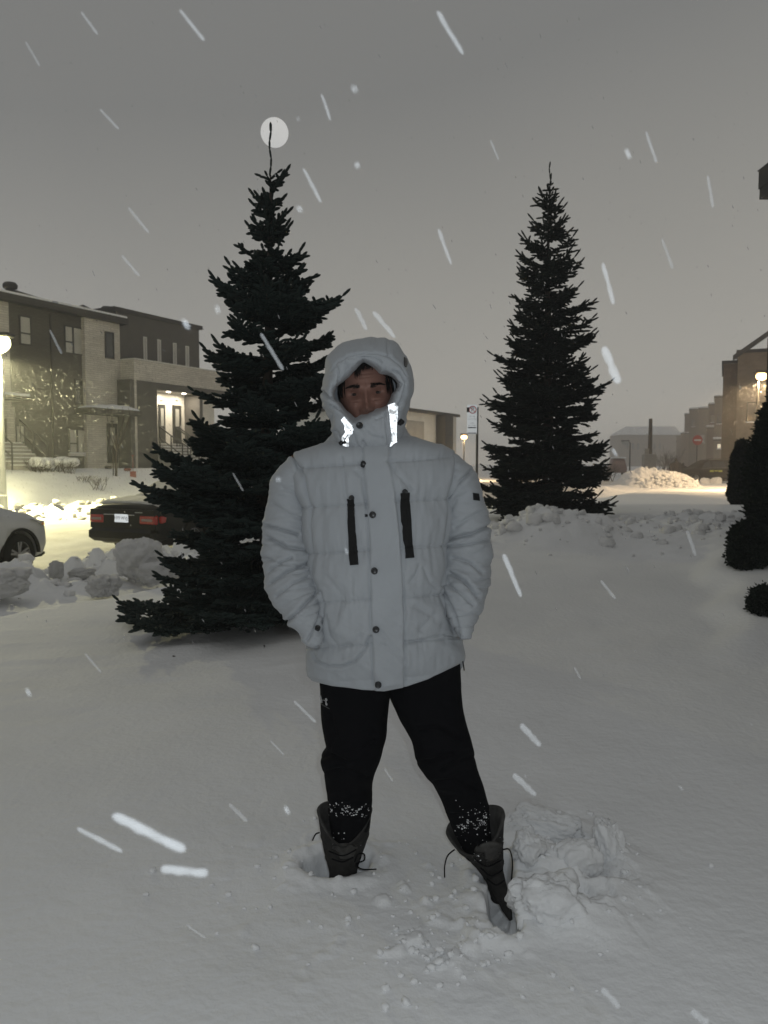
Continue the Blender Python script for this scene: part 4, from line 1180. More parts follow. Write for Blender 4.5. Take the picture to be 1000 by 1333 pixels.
lace([(655, 1106, 2.31), (663, 1106, 2.31), (667, 1120, 2.31), (666, 1145, 2.32), (661, 1167, 2.34)], bootR)
lace([(618, 1118, 2.30), (634, 1128, 2.295), (652, 1120, 2.30)], bootR)
lace([(626, 1130, 2.31), (640, 1140, 2.30), (655, 1132, 2.31)], bootR)
lace([(634, 1144, 2.32), (646, 1152, 2.31), (657, 1146, 2.32)], bootR)
for o_, pts in ((bootR, [(628, 1113), (648, 1110), (633, 1124), (652, 1122)]), (bootL, [(434, 1103), (462, 1100)])):
    for a, b in pts:
        mb = MB(); p = P(a, b, 2.30 if o_ is bootR else 2.36)
        mb.tube([p, p + Vector((0.008, -0.002, 0.002)), p + Vector((0.010, -0.002, -0.005)), p + Vector((0.002, 0, -0.006)), p], 0.0013, 5)
        adopt(mb.build('lace_hook', M['dark_metal'], smooth=True), o_)
# snow caught on trouser cuffs and boots
pts = []
bvs = [bv_t, tubes_bvh(bootL), tubes_bvh(bootR)]
for (x0, y0, x1, y1, n, sd) in [(427, 1049, 482, 1060, 260, 3.0), (455, 1048, 470, 1058, 40, 3), (430, 1085, 470, 1100, 26, 4), (592, 1056, 640, 1080, 300, 3.0), (610, 1064, 632, 1074, 50, 3), (600, 1075, 640, 1105, 50, 4), (617, 1112, 626, 1122, 26, 2), (648, 1085, 660, 1110, 10, 2)]:
    for i in range(n):
        px = random.uniform(x0, x1); py = random.gauss((y0 + y1) / 2, (y1 - y0) / 3)
        if float(vnoise(px * .22, py * .30, 4.0)) < 0.05: continue
        best = None
        for b in bvs:
            h, nn = hit(b, px, py, 0.0)
            if h is not None and (best is None or h.y < best.y): best = h
        if best is not None: pts.append((best.x, best.y, best.z, 0.0006 + 0.0018 * random.random() ** 2))
o = rubble('snow_crust', pts, M['snow'], drop=False)
adopt(o, trousers)

# ------------------------------------------------------------------ spruces
def shoots_mesh(A, B, R, nneedle, nl, nw, core):
    """A,B (n,3) shoot ends; R thickness scale. returns verts, tris of a twig plus bristling needles"""
    n = len(A)
    D = B - A; L = np.linalg.norm(D, axis=1, keepdims=True); Dn = D / np.maximum(L, 1e-6)
    ref = np.tile(np.array([0.3, 0.2, 0.93]), (n, 1))
    U = np.cross(Dn, ref); U /= np.maximum(np.linalg.norm(U, axis=1, keepdims=True), 1e-6)
    W = np.cross(Dn, U)
    # the shoot: a slim 5-sided spindle, furred by the needles
    prof_ = [(0.0, .35), (0.22, .95), (0.75, 1.0), (0.95, .62)]
    rc = (core * R)[:, None]
    rings = []
    for f_, k_ in prof_:
        for a in range(5):
            t_ = a * 1.2566
            rings.append(A + D * f_ + rc * k_ * (U * math.cos(t_) + W * math.sin(t_)))
    tv = np.stack(rings + [B + Dn * core * .4], 1)
    tf = []
    for q_ in range(3):
        for a in range(5):
            b_ = (a + 1) % 5
            tf += [[q_ * 5 + a, q_ * 5 + b_, q_ * 5 + 5 + b_], [q_ * 5 + a, q_ * 5 + 5 + b_, q_ * 5 + 5 + a]]
    for a in range(5): tf.append([15 + a, 15 + (a + 1) % 5, 20])
    tf = np.array(tf)
    Vt = tv.reshape(-1, 3); Ft = (tf[None] + (np.arange(n) * 21)[:, None, None]).reshape(-1, 3)
    # needles
    k = nneedle
    t = rng.random((n, k)) ** 0.9
    th = rng.random((n, k)) * 2 * np.pi
    ln = nl * (0.7 + 0.5 * rng.random((n, k))) * R[:, None] * (1 - 0.35 * t ** 4)
    base = A[:, None] + D[:, None] * t[..., None]
    out = U[:, None] * np.cos(th)[..., None] + W[:, None] * np.sin(th)[..., None]
    dirn = out * 0.80 + Dn[:, None] * (0.55 + 0.5 * t[..., None] ** 3) + np.array([0, 0, 0.12])
    dirn /= np.linalg.norm(dirn, axis=-1, keepdims=True)
    side = np.cross(dirn, Dn[:, None] + 0.3 * out); side /= np.maximum(np.linalg.norm(side, axis=-1, keepdims=True), 1e-6)
    w = nw * R[:, None, None]
    v0 = base + side * w; v1 = base - side * w; v2 = base + dirn * ln[..., None]
    Vn = np.stack([v0, v1, v2], 2).reshape(-1, 3)
    Fn = np.arange(n * k * 3).reshape(-1, 3) + len(Vt)
    return np.concatenate([Vt, Vn]), np.concatenate([Ft, Fn])

def spruce(base, Ht, leader, radius_fn, seed, nneedle, nl, nw, shoot, dens, mtl, label, whorl_step, low=0.12, core=.008):
    global rng
    rng = np.random.default_rng(seed); rr = random.Random(seed)
    root = empty('spruce_tree', base)
    tag(root, label, 'tree', 'spruce trees on the lawn')
    x0, y0, z0 = 0, 0, 0
    mb = MB()
    lean = [(0.012 * Ht * math.sin(3 * f + seed) * f, 0, f * (Ht - leader * .9)) for f in np.linspace(0, 1, 14)]
    mb.tube(lean, [0.018 * Ht * (1 - f) ** 0.9 + 0.006 for f in np.linspace(0, 1, 14)], 10)
    mb.build('trunk', M['bark'], root, smooth=True)
    topc = Vector(lean[-1])
    def trunk_at(z):
        f = min(1, max(0, z / (Ht - leader * .9))); k = f * 13; i = min(12, int(k)); a = Vector(lean[i]); b = Vector(lean[i + 1])
        return a.lerp(b, k - i)
    A = []; B = []; R = []
    # leader
    pts = [topc + Vector((0.010 * math.sin(i * 1.7 + seed) * leader * 2, 0, leader * i / 6)) for i in range(7)]
    for i in range(6):
        A.append(pts[i] - Vector((0, 0, 0.01))); B.append(pts[i + 1]); R.append(0.62 if i < 5 else 0.8)
    limbs = MB()
    z = low
    while z < Ht - leader - 0.03:
        top = z > Ht - leader - 0.25 * (Ht / 4)
        nb = rr.choice([5, 6, 6, 7]) if z > 0.3 * Ht else rr.choice([7, 8, 9])
        a0 = rr.random() * 6.28
        for b in range(nb):
            az = a0 + 6.283 * b / nb + rr.gauss(0, 0.18)
            Lb = radius_fn(z, az) * rr.uniform(0.74, 1.08) - shoot * 0.75
            if Lb < 0.03: Lb = 0.03
            zz = z + rr.gauss(0, whorl_step * 0.38)
            f = min(1, max(0, zz / Ht))
            rise = 0.75 * f ** 3.0 - 0.10 * (1 - f) + (0.10 if f > .3 else 0) + rr.gauss(0, 0.13)
            d = Vector((math.cos(az), math.sin(az), 0))
            side = Vector((-d.y, d.x, 0))
            def bp(s):
                sag = -0.22 * (1 - f) * (s * (1 - s)) * 2 + 0.10 * s ** 3 * (0.4 + f)
                return trunk_at(zz) + d * (Lb * s) + Vector((0, 0, Lb * (rise * s + sag)))
            nseg = max(3, int(Lb / 0.12))
            P_ = [bp(i / nseg) for i in range(nseg + 1)]
            limbs.tube(P_, [0.004 + 0.011 * Lb * (1 - i / nseg) for i in range(nseg + 1)], 4, cap=False)
            step = shoot * 0.34 / dens
            s = 0.10
            # end shoot
            A.append(bp(0.9)); B.append(bp(1.0) + (bp(1) - bp(.9)).normalized() * shoot * 0.35); R.append(1.0); A.append(B[-1].copy()); B.append(B[-1] + ((bp(1) - bp(.9)).normalized() + Vector((0, 0, .25))) * shoot * rr.uniform(.5, .9)); R.append(.85)
            while s < 1.0:
                c = bp(s); fw = (bp(min(1, s + .05)) - bp(max(0, s - .05))).normalized()
                rem = Lb * (1 - s)
                for sg in (-1, 1):
                    # secondary branchlet
                    l2 = min(0.62 * rem + shoot * 0.7, Lb * 0.52) * rr.uniform(0.7, 1.1)
                    dr = (fw * 0.75 + side * sg * 0.85 + Vector((0, 0, rr.uniform(-.22, .16)))).normalized()
                    m = max(1, int(l2 / (shoot * 0.62)))
                    cur = c.copy()
                    for q in range(m):
                        nx = cur + dr * (l2 / m)
                        A.append(cur.copy()); B.append(nx.copy()); R.append(rr.uniform(0.8, 1.05))
                        if m > 1 or rr.random() < 0.5:
                            for s2 in (-1, 1):
                                if rr.random() < 0.80:
                                    sd = dr.cross(Vector((0, 0, 1))).normalized() * s2
                                    d3 = (dr * 0.8 + sd * 0.75 + Vector((0, 0, rr.uniform(-.35, .25)))).normalized()
                                    A.append(nx.copy() if q < m - 1 else cur.lerp(nx, .6)); B.append(A[-1] + d3 * shoot * rr.uniform(0.55, 0.95)); R.append(rr.uniform(0.8, 1.0))
                        cur = nx
                        dr = (dr + Vector((0, 0, 0.05))).normalized()
                if rr.random() < 0.6:
                    d3 = (fw + Vector((0, 0, rr.uniform(-.9, .8))) + side * rr.uniform(-.5, .5)).normalized()
                    A.append(c); B.append(c + d3 * shoot * rr.uniform(.5, .9)); R.append(0.9)
                s += step / max(Lb, 0.1)
        z += whorl_step * (1.0 if z < 0.6 * Ht else 0.82) * rr.uniform(0.8, 1.2)
    # crown of long bare shoots at the foot of the leader
    for k in range(6):
        az = 0.35 + k * 1.05 + rr.gauss(0, .15); ln_ = leader * rr.uniform(.30, .46)
        p0 = topc - Vector((0, 0, .03 + .05 * rr.random())); d = Vector((math.cos(az), math.sin(az), rr.uniform(.25, .75))).normalized()
        A.append(p0); B.append(p0 + d * ln_ * .6); R.append(.75); A.append(B[-1].copy()); B.append(B[-1] + (d + Vector((0, 0, -.12))) * ln_ * .45); R.append(.7)
    limbs.build('branches', M['bark'], root, smooth=True)
    A = np.array([tuple(v) for v in A]); B = np.array([tuple(v) for v in B]); R = np.array(R)
    gz = H(A[:, 0] + base[0], A[:, 1] + base[1], False) - base[2]
    ok_ = np.minimum(A[:, 2], B[:, 2]) > gz + .07
    A, B, R = A[ok_], B[ok_], R[ok_]
    Vv, Ff = shoots_mesh(A, B, R, nneedle, nl, nw, core)
    o = fast('crown', Vv, Ff, mtl, root, smooth=False)
    print('SHOOTS', len(A), 'TRIS', len(Ff))
    return root

b1 = P(350, 810, 6.15); z1 = ground(b1.x, b1.y)
H1 = Zat(166, 6.15) - z1
def rad1(z, az):
    left = max(0.0, -math.cos(az)); rgt = max(0.0, math.cos(az))
    zs = [0.0, 0.2, 0.45, 0.8, 1.05, 1.35, 1.6, 1.9, 2.25, 2.45, 2.7, 3.0, 3.3, 3.55, 3.75]
    L_ = [1.34, 1.36, 1.06, .90, 1.06, .88, .68, .58, .50, .46, .29, .22, .16, .12, .08]
    R_ = [0.75, 0.82, .80, .80, .80, .80, .76, .70, .64, .60, .34, .23, .16, .12, .08]
    a = np.interp(z, zs, L_); b = np.interp(z, zs, R_)
    t = 0.5 - 0.5 * math.cos(az)
    return (a * t + b * (1 - t)    ) * 0.97
spruce((b1.x, b1.y, z1), H1, 0.40, rad1, 5, 34, 0.0150, 0.0013, 0.098, 1.0, M['needle'], 'large dark spruce right behind the man on the left, cars visible past it', 0.150, low=0.10, core=.0142)
b2 = P(713, 680, 11.6); z2 = ground(b2.x, b2.y)
H2 = Zat(215, 11.6) - z2
def rad2(z, az):
    zs = [0.0, 0.3, 0.8, 1.6, 2.2, 2.8, 3.4, 4.0, 4.5, 5.0, 5.4]
    R_ = [1.05, 1.12, 1.14, 1.05, .90, .72, .60, .44, .30, .20, .12]
    return float(np.interp(z, zs, R_)) * 0.97
spruce((b2.x, b2.y, z2), H2, 0.52, rad2, 9, 22, 0.022, 0.0020, 0.15, 0.9, M['needle2'], 'tall slim spruce on the right with a long bare leader, beside the parking sign', 0.19, low=0.16, core=.0155)

# ------------------------------------------------------------------ cedars at the right edge
def cedar(base, Ht, Rd, seed, n, label, top=0.35, blob=0.03):
    r0 = np.random.default_rng(seed)
    root = empty('cedar_shrub', base); tag(root, label, 'shrub', 'cedar shrubs by the right-hand house')
    mb = MB(); mb.tube([(0, 0, -0.1), (0.02, 0, Ht * 0.5), (0, 0.01, Ht * 0.92)], [0.05 * Rd * 1.5, 0.03 * Rd, 0.006], 7); mb.build('trunk', M['bark'], root, smooth=True)
    f = r0.random(n) ** 0.85; az = r0.random(n) * 2 * np.pi
    prof = np.interp(f, [0, .06, .3, .6, .85, 1], [.62, .9, 1, .85, top + .15, 0.04])
    wob = 1 + 0.34 * fbm(np.cos(az) * 1.6 + seed, np.sin(az) * 1.6, f * 7, 3) + 0.24 * vnoise(np.cos(az) * 4, np.sin(az) * 4 + seed, f * Ht * 11)
    rr_ = Rd * prof * wob * (0.55 + 0.45 * r0.random(n) ** 0.35) + Rd * 0.30 * r0.random(n) ** 5
    Pp = np.stack([rr_ * np.cos(az), rr_ * np.sin(az), f * Ht * (1 + .10 * vnoise(np.cos(az) * 3 + seed, np.sin(az) * 3))], -1)
    out = np.stack([np.cos(az), np.sin(az), np.full(n, 0.9)], -1); out /= np.linalg.norm(out, axis=1, keepdims=True)
    k = 7
    d = out[:, None] + 0.75 * r0.normal(size=(n, k, 3)); d /= np.linalg.norm(d, axis=-1, keepdims=True)
    s = np.cross(d, r0.normal(size=(n, k, 3))); s /= np.linalg.norm(s, axis=-1, keepdims=True)
    L = blob * (0.6 + 0.8 * r0.random((n, k, 1)))
    b = Pp[:, None] + 0.012 * r0.normal(size=(n, k, 3))
    v = np.stack([b - s * L * 0.14, b + d * L * .6 - s * L * .22, b + d * L, b + d * L * .6 + s * L * .22], 2).reshape(-1, 3)
    fc = np.arange(n * k * 4).reshape(-1, 4)
    fast('crown', v, fc, M['cedar'], root, smooth=False)
    return root
def gpos(px, D): 
    x = Xat(px, D); return (x, D, ground(x, D) - 0.02)
cedar(gpos(1013, 7.6), 1.42, 0.24, 1, 5200, 'tall near-black cedar column at the right edge, the nearest of the tall ones', blob=0.05)
cedar(gpos(997, 9.0), 1.10, 0.17, 2, 3600, 'cedar column behind the tallest one, second from the right edge', blob=0.05)
cedar(gpos(965, 13.5), 1.05, 0.15, 3, 2600, 'small pointed cedar farthest left, in front of the black parked wagon', blob=0.07)
cedar(gpos(978, 6.9), 0.38, 0.14, 4, 2600, 'low rounded cedar bush at the foot of the tall columns', top=.7, blob=0.04)
cedar(gpos(1003, 5.6), 0.20, 0.10, 5, 900, 'tip of a small cedar poking from the snow at the right edge', top=.6, blob=0.03)

# bare shrubs and sapling in front of the left townhouse
def twigs(base, Ht, Rd, seed, n, name, label, cat, grp=None, r=0.006):
    rr = random.Random(seed); root = empty(name, base); tag(root, label, cat, grp)
    mb = MB()
    def grow(p, d, l, rad, dep):
        q = p + d * l; mb.tube([p, p.lerp(q, .5) + Vector((rr.gauss(0, .02) * l, rr.gauss(0, .02) * l, 0)), q], [rad, rad * .85, rad * .65], 4, cap=False)
        if dep:
            for _ in range(rr.choice([2, 3])):
                grow(p.lerp(q, rr.uniform(.55, 1)), (d + Vector((rr.gauss(0, .5), rr.gauss(0, .5), rr.uniform(-.1, .4)))).normalized(), l * rr.uniform(.5, .8), rad * .6, dep - 1)
    for i in range(n):
        a = rr.random() * 6.28
        grow(Vector((rr.gauss(0, Rd * .3), rr.gauss(0, Rd * .3), -0.05)), Vector((math.cos(a) * Rd / Ht * .9, math.sin(a) * Rd / Ht * .9, 1)).normalized(), Ht * rr.uniform(.35, .5), r, 3)
    mb.build('twigs', M['twig'], root)
    return root

# ------------------------------------------------------------------ left townhouse row
WD = Vector((0.482, 0.876, 0)); WN = Vector((0.876, -0.482, 0)); W0 = Vector((-14.43, 41.0, 0))
house = empty('townhouse', (W0.x, W0.y, 0), math.atan2(WD.y, WD.x))
tag(house, 'three-storey townhouse row across the side street, dark brick with pale brick strips and lit porches', 'house')
# in the house's own axes: x along the wall (away from us), y = -out (the street side is negative y), z up
def wall_t(px, out=0.0):
    k = (px - 500) / F
    return (k * (W0.y + WN.y * out) - (W0.x + WN.x * out)) / (WD.x - k * WD.y)
def wall_z(px, py, out=0.0):
    t = wall_t(px, out); Y = W0.y + WN.y * out + WD.y * t
    return Zat(py, Y)
def wbox(name, mtl, px0, px1, pt, pb, out0, out1, parent=house, label=None, absz=None):
    """box on the facade: pixel span, top/bottom rows read at its left edge, depth from out0 to out1"""
    t0, t1 = wall_t(px0, out1), wall_t(px1, out1)
    zt_, zb_ = absz if absz else (wall_z(px0, pt, out1), wall_z(px0, pb, out1))
    mb = MB().box(t0, -out1, zb_, t1, -out0, zt_)
    o = mb.build(name, mtl, parent)
    if label: o['label'] = label
    return o
def tbox(name, mtl, t0, t1, z0, z1, out0, out1, parent=house):
    return MB().box(t0, -out1, z0, t1, -out0, z1).build(name, mtl, parent)
zg = 0.6
zr = wall_z(148, 417, 0)         # eave height of the main block
T0 = -16.0
tP0, tP1 = wall_t(115, .25), wall_t(160, .25)
tbox('wall', M['dark_brick'], T0, tP0, zg, zr, -9, 0.0)
w2 = tbox('pale_brick_strip', M['light_brick'], tP0, tP1, zg, zr, -0.3, 0.25)
tbox('pale_brick_strip', M['light_brick'], T0, wall_t(18, .08), wall_z(10, 545), zr, -0.2, 0.08)
# second block
tR = wall_t(262, 0)
zr2 = wall_z(165, 407, 0)
tbox('upper_wall', M['dark_siding'], tP1, tR, zg, zr2, -9, 0.0)
O2 = 1.25
tQ0, tQ1, tQ2 = wall_t(181, O2), wall_t(207, O2), wall_t(300, O2)
zband1, zband0 = wall_z(181, 468, O2), wall_z(181, 494.5, O2)
tbox('pale_brick_parapet', M['light_brick'], tP1 + .01, tQ2, zband0, zband1, 0.0, O2)
tbox('parapet_coping', M['frame_white'], tP1, tQ2, zband1, zband1 + .07, -0.0, O2 + .05)
# side return below the parapet, dark front panel, recessed lit porch
MB().box(tP1 + .01, -O2 + .005, zg, tP1 + .16, 0, zband0).build('pale_brick_return', M['light_brick'], house)
tbox('porch_pier', M['dark_siding'], tQ0 - 0.45, tQ1, zg, zband0, 0.05, O2 - .02)
zc, zf = wall_z(208, 507, O2), wall_z(208, 578, O2)
tbox('porch_fascia', M['dark_siding'], tQ1, tQ2, zc, zband0, O2 - .25, O2 - .02)
tbox('porch_ceiling', M['white_wall'], tQ1, tQ2, zc + .02, zc + .12, 0.0, O2 - .25)
tbox('porch_wall', M['white_wall'], tQ1 - .3, tQ2, zf, zc + .02, -0.02, 0.03)
tbox('porch_floor', M['concrete'], tQ1, tQ2, zg, zf, 0.0, O2 + .10)
tbox('porch_floor_edge', M['frame_white'], tQ1 + .02, tQ2, zf - .02, zf + .05, O2 + .06, O2 + .14)
tbox('party_pier', M['dark_siding'], wall_t(262, O2), wall_t(266, O2), zg, zc, 0.03, O2 - .03)
def door(px0, px1, pt, pb, out, mtl=None, sidelight=0):
    d = wbox('door', M['frame_dark'], px0, px1, pt, pb, out, out + .06)
    t0, t1 = wall_t(px0, out + .06), wall_t(px1, out + .06)
    zt_, zb_ = wall_z(px0, pt, out + .06), wall_z(px0, pb, out + .06)
    h = zt_ - zb_; w = t1 - t0
    MB().box(t0 + w * .28, -out - .075, zb_ + h * .45, t1 - w * .28, -out - .062, zt_ - h * .1).build('pane', M['blind'], d)
    MB().box(t1 - w * .14, -out - .11, zb_ + h * .42, t1 - w * .08, -out - .061, zb_ + h * .48).build('handle', M['steel'], d)
    return d
for (a, b) in ((208.5, 217), (227, 237.5), (246, 252)):
    door(a, b, 526 + (a - 208) * .06, 577.5, 0.03)
for a in (212, 232, 248):
    wbox('house_number', M['frame_dark'], a - 1.5, a + 1.5, 520.5, 522.3, 0.03, 0.05)
for i, (a) in enumerate((221.5, 241.5, 257)):
    tq = wall_t(a, O2 - .5)
    MB().box(tq - .09, -O2 + .42, zc - .03, tq + .09, -O2 + .58, zc + .02).build('ceiling_light', M['lamp_w'], house)
    p = W0 + WD * tq + WN * (O2 - .5); 
    light('porch_light', 'AREA', (p.x, p.y, zc - .06), 48, (1.0, .88, .68), 0.16)
# stairs with rails
def stairs(px, out, n, w, run, ztop, parent=house):
    t = wall_t(px, out)
    for k in range(n):
        MB().box(t - w / 2, -out - run * (k + 1) , zg - .3, t + w / 2, -out - run * k, ztop - .17 * (k + 1)).build('step', M['concrete'], parent)
        MB().bevbox(t - w / 2 + .03, -out - run * (k + 1) + .02, ztop - .17 * (k + 1), t + w / 2 - .03, -out - run * k - .02, ztop - .17 * (k + 1) + .045, .015).build('step_snow', M['snow'], parent)
    for s in (-1, 1):
        mb = MB(); x = t + s * w / 2
        a = (x, -out, ztop + .95); b = (x, -out - run * n, ztop + .95 - .17 * n)
        mb.tube([a, b], .035, 6); mb.tube([(x, -out, ztop + .35), (x, -out - run * n, ztop + .35 - .17 * n)], .03, 6)
        for f in (0.02, .5, .98):
            yy = -out - run * n * f; zz = ztop - .17 * n * f
            mb.tube([(x, yy, zz - .3), (x, yy, zz + .95)], .035, 6)
        mb.build('railing', M['dark_metal'], parent)
stairs(222, O2 + .1, 6, 1.5, .28, zf)
stairs(243, O2 + .1, 6, 1.5, .28, zf)
stairs(5, 0.2, 7, 1.8, .28, wall_z(5, 572, .2))
# canopied ground-floor door on the pale strip
zd = wall_z(141, 603, .3)
door(141.5, 154.5, 551, 603, .25)
wbox('house_number', M['frame_dark'], 146, 150.5, 548, 549.2, .25, .28)
cp = wbox('door_canopy', M['fascia'], 122, 187, 530, 537.5, .25, 1.45)
t0, t1 = wall_t(122, 1.45), wall_t(187, 1.45); zcp = wall_z(122, 530, 1.45)
mb = MB(); n = 24; vs = []; fs = []
for i in range(n + 1):
    for j in range(9):
        a = i / n; b = j / 8
        h = 0.34 * (math.sin(math.pi * a) ** .35) * (math.sin(math.pi * b) ** .4) * (0.55 + .45 * a) + .02 * math.sin(i * 1.1)
        vs.append((t0 + (t1 - t0) * (a * 1.0), -1.45 + 1.2 * b, zcp - .01 + max(0, h)))
for i in range(n):
    for j in range(8): fs.append((i * 9 + j, (i + 1) * 9 + j, (i + 1) * 9 + j + 1, i * 9 + j + 1))
mb.add(vs, fs); mb.build('snow_cap', M['snow'], cp, smooth=True)
tq = wall_t(163, .8)
MB().box(tq - .08, -.88, wall_z(163, 539.3, .8), tq + .08, -.72, wall_z(163, 538, .8) + .03).build('canopy_light', M['lamp_w'], cp)
p = W0 + WD * wall_t(160, .9) + WN * .9
light('canopy_light', 'AREA', (p.x, p.y, wall_z(163, 540, .8)), 50, (1.0, .86, .62), 0.15)
# windows
def window(px0, px1, pt, pb, out, split=None, cross=None, sill=True, pane='blind', fr='frame_dark', deep=.05):
    t0, t1 = wall_t(px0, out), wall_t(px1, out); z1 = wall_z(px0, pt, out); z0 = wall_z(px0, pb, out)
    w = MB()
    b = .055
    w.box(t0, -out - deep, z0, t0 + b, -out, z1); w.box(t1 - b, -out - deep, z0, t1, -out, z1)
    w.box(t0 + b, -out - deep, z1 - b, t1 - b, -out, z1); w.box(t0 + b, -out - deep, z0, t1 - b, -out, z0 + b)
    xs = [t0 + b, t1 - b]
    if split:
        xm = t0 + (t1 - t0) * split; w.box(xm - .05, -out - deep + .004, z0 + b, xm + .05, -out, z1 - b); xs = [t0 + b, xm - .05, xm + .05, t1 - b]
    wo_ = w.build('window', M[fr], house)
    for k in range(0, len(xs), 2):
        if cross and k == 0:
            zm = z0 + (z1 - z0) * cross
            MB().box(xs[k], -out - deep + .004, zm - .035, xs[k + 1], -out, zm + .035).build('window_bar', M[fr], wo_)
            MB().box(xs[k], -out - .02, z0 + b, xs[k + 1], -out - .005, zm - .035).build('pane', M[pane], wo_)
            MB().box(xs[k], -out - .02, zm + .035, xs[k + 1], -out - .005, z1 - b).build('pane', M[pane], wo_)
        else:
            MB().box(xs[k], -out - .02, z0 + b, xs[k + 1], -out - .005, z1 - b).build('pane', M[pane], wo_)
    if sill:
        MB().box(t0 - .06, -out - .16, z0 - .14, t1 + .06, -out - .0, z0).build('sill', M['frame_white'], wo_)
        MB().bevbox(t0 - .05, -out - .15, z0, t1 + .05, -out - .055, z0 + .05, .02).build('sill_snow', M['snow'], wo_)
    return wo_
window(31, 46, 410, 448, 0, cross=.40, sill=False)
window(88.5, 112.5, 423, 459.5, 0, split=.45, cross=.42, sill=False)
window(140.5, 152, 431, 466, .25, pane='glass', sill=False)
window(100, 112.5, 492.5, 527, 0, cross=.62, sill=False, pane='glass')
window(91, 114, 558, 590, 0, split=.46, cross=.40)
window(22, 34, 553, 588, 0, cross=.35)
for a, pt in ((190, 438), (208, 441.5), (228, 446), (244, 450)):
    window(a, a + 4.5, pt, pt + 31, 0.0, sill=False, pane='blind', fr='frame_white', deep=.03)
wbox('side_canopy', M['fascia'], 11, 42, 513.5, 518, 0, 1.2)
c_ = wbox('side_canopy_snow', M['snow'], 10.5, 42.5, 510, 513.2, 0, 1.22)
wbox('corner_post', M['frame_white'], -3, 9.5, 500, 524, 0.1, 1.2)
wbox('entry_panel', M['light_brick'], 12, 22, 529, 602, 0.0, .05)
wbox('downpipe', M['frame_dark'], 71.5, 72.5, 408, 600, 0.0, .08)
# roof: two pitched slopes with snow slabs, dark ridges and vents
def slope(ta, tb, z0, out, back, rise, name, mtl, th=.16, lift=0.0, taper=0.0):
    mb = MB()
    pts = [(ta, -out, z0 + lift), (tb, -out, z0 + lift), (tb - taper, back, z0 + rise + lift), (ta, back, z0 + rise + lift)]
    vs = [Vector(p) for p in pts] + [Vector(p) - Vector((0, 0, th)) for p in pts]
    mb.add(vs, [(0, 1, 2, 3), (7, 6, 5, 4), (0, 4, 5, 1), (1, 5, 6, 2), (2, 6, 7, 3), (3, 7, 4, 0)])
    return mb.build(name, mtl, house)
tA = wall_t(74, .5)
slope(T0, tP1 + .35, zr + .16, .55, 6.0, 1.45, 'roof', M['shingle'])
slope(T0, tA, zr + .16, .52, 4.6, 1.12, 'roof_snow', M['snow'], th=.10, lift=.105, taper=.0)
slope(tA + .35, tP1 + .3, zr + .16, .52, 3.6, .88, 'roof_snow', M['snow'], th=.10, lift=.105, taper=1.2)
tbox('eave_fascia', M['fascia'], T0, tP1 + .36, zr - .16, zr + .02, -.1, .52)
mb = MB()
for ta_, tb_, h in ((wall_t(25, -4), wall_t(66, .4), .30), (wall_t(90, -6), wall_t(105, -1), .35)):
    mb.add([Vector((ta_, 5.5, zr + 1.45)), Vector((ta_ + .9, 5.5, zr + 1.9)), Vector((tb_, -.2, zr + .33)), Vector((ta_ + 1.9, 5.8, zr + 1.45))], [(0, 1, 2), (1, 3, 2), (0, 2, 3), (0, 3, 1)])
mb.build('hip_ridge', M['shingle'], house)
def vent(px, py, out):
    t = wall_t(px, out); z = wall_z(px, py, out)
    mb = MB(); mb.tube([(t, -out, z - .7), (t, -out, z - .1)], .22, 14); mb.tube([(t, -out, z - .16), (t, -out, z), (t, -out, z + .12)], [.34, .36, .26], 16)
    mb.build('roof_vent', M['fascia'], house, smooth=False)
vent(21, 371, -3); vent(144.5, 402, -3.2)
tbox('flat_roof_edge', M['fascia'], tP1 - .2, tR + .2, zr2, zr2 + .22, -9.1, .12)
tbox('roof_box', M['fascia'], wall_t(205, -2.2), wall_t(262, -2.2), zr2, zr2 + .65, -6, -2.2)

for i, (px, D, hh, rd) in enumerate([(46, 33.5, .75, .55), (56, 34, .7, .5), (66, 34.5, .8, .55), (76, 35, .75, .5), (88, 34.5, .85, .5)]):
    x = Xat(px, D)
    twigs((x, D, ground(x, D)), hh, rd, 30 + i, 16, 'snowy_bush', ['leafless bush nearest the left stair railing', 'second leafless bush along the townhouse bed', 'middle leafless bush under the townhouse wall', 'fourth leafless bush along the townhouse bed', 'densest leafless bush below the ground-floor window'][i], 'bush', 'bushes in the bed below the townhouse', r=.012)
    o = bpy.data.objects.new('snow_on_bush', clump_mesh('snow_on_bush', 60 + i, 3, m='snow')); C.objects.link(o)
    o.location = (x, D + .3, ground(x, D) + hh * .55); o.scale = (.34 + .05 * (i % 3), .34, .20 + .05 * (i % 2))
    tag(o, ['snow pillow on the bush nearest the railing', 'snow pillow on the second bush', 'snow pillow on the middle bush', 'snow pillow on the fourth bush', 'snow pillow on the bush below the window'][i], 'snow', 'snow pillows on the bushes')
for i, (px, D, hh) in enumerate([(110, 33, .45), (124, 32, .75)]):
    x = Xat(px, D); twigs((x, D, ground(x, D)), hh, .4, 50 + i, 12, 'small_bush', ['tiny bush alone on the lit snow', 'small wispy bush in front of the canopied door'][i], 'bush', 'bushes in the bed below the townhouse', r=.011)
x = Xat(151, 36); g_ = ground(x, 36)
sap = empty('sapling', (x, 36, g_)); tag(sap, 'thin bare sapling with two stakes in front of the canopied door', 'tree')
mb = MB(); mb.tube([(0, 0, 0), (.02, 0, 1.0), (.05, 0, 1.9)], [.06, .05, .04], 6); mb.tube([(-.14, 0, 0), (-.12, 0, 1.3)], .03, 5)
mb.build('trunk', M['twig'], sap)
mb = MB()
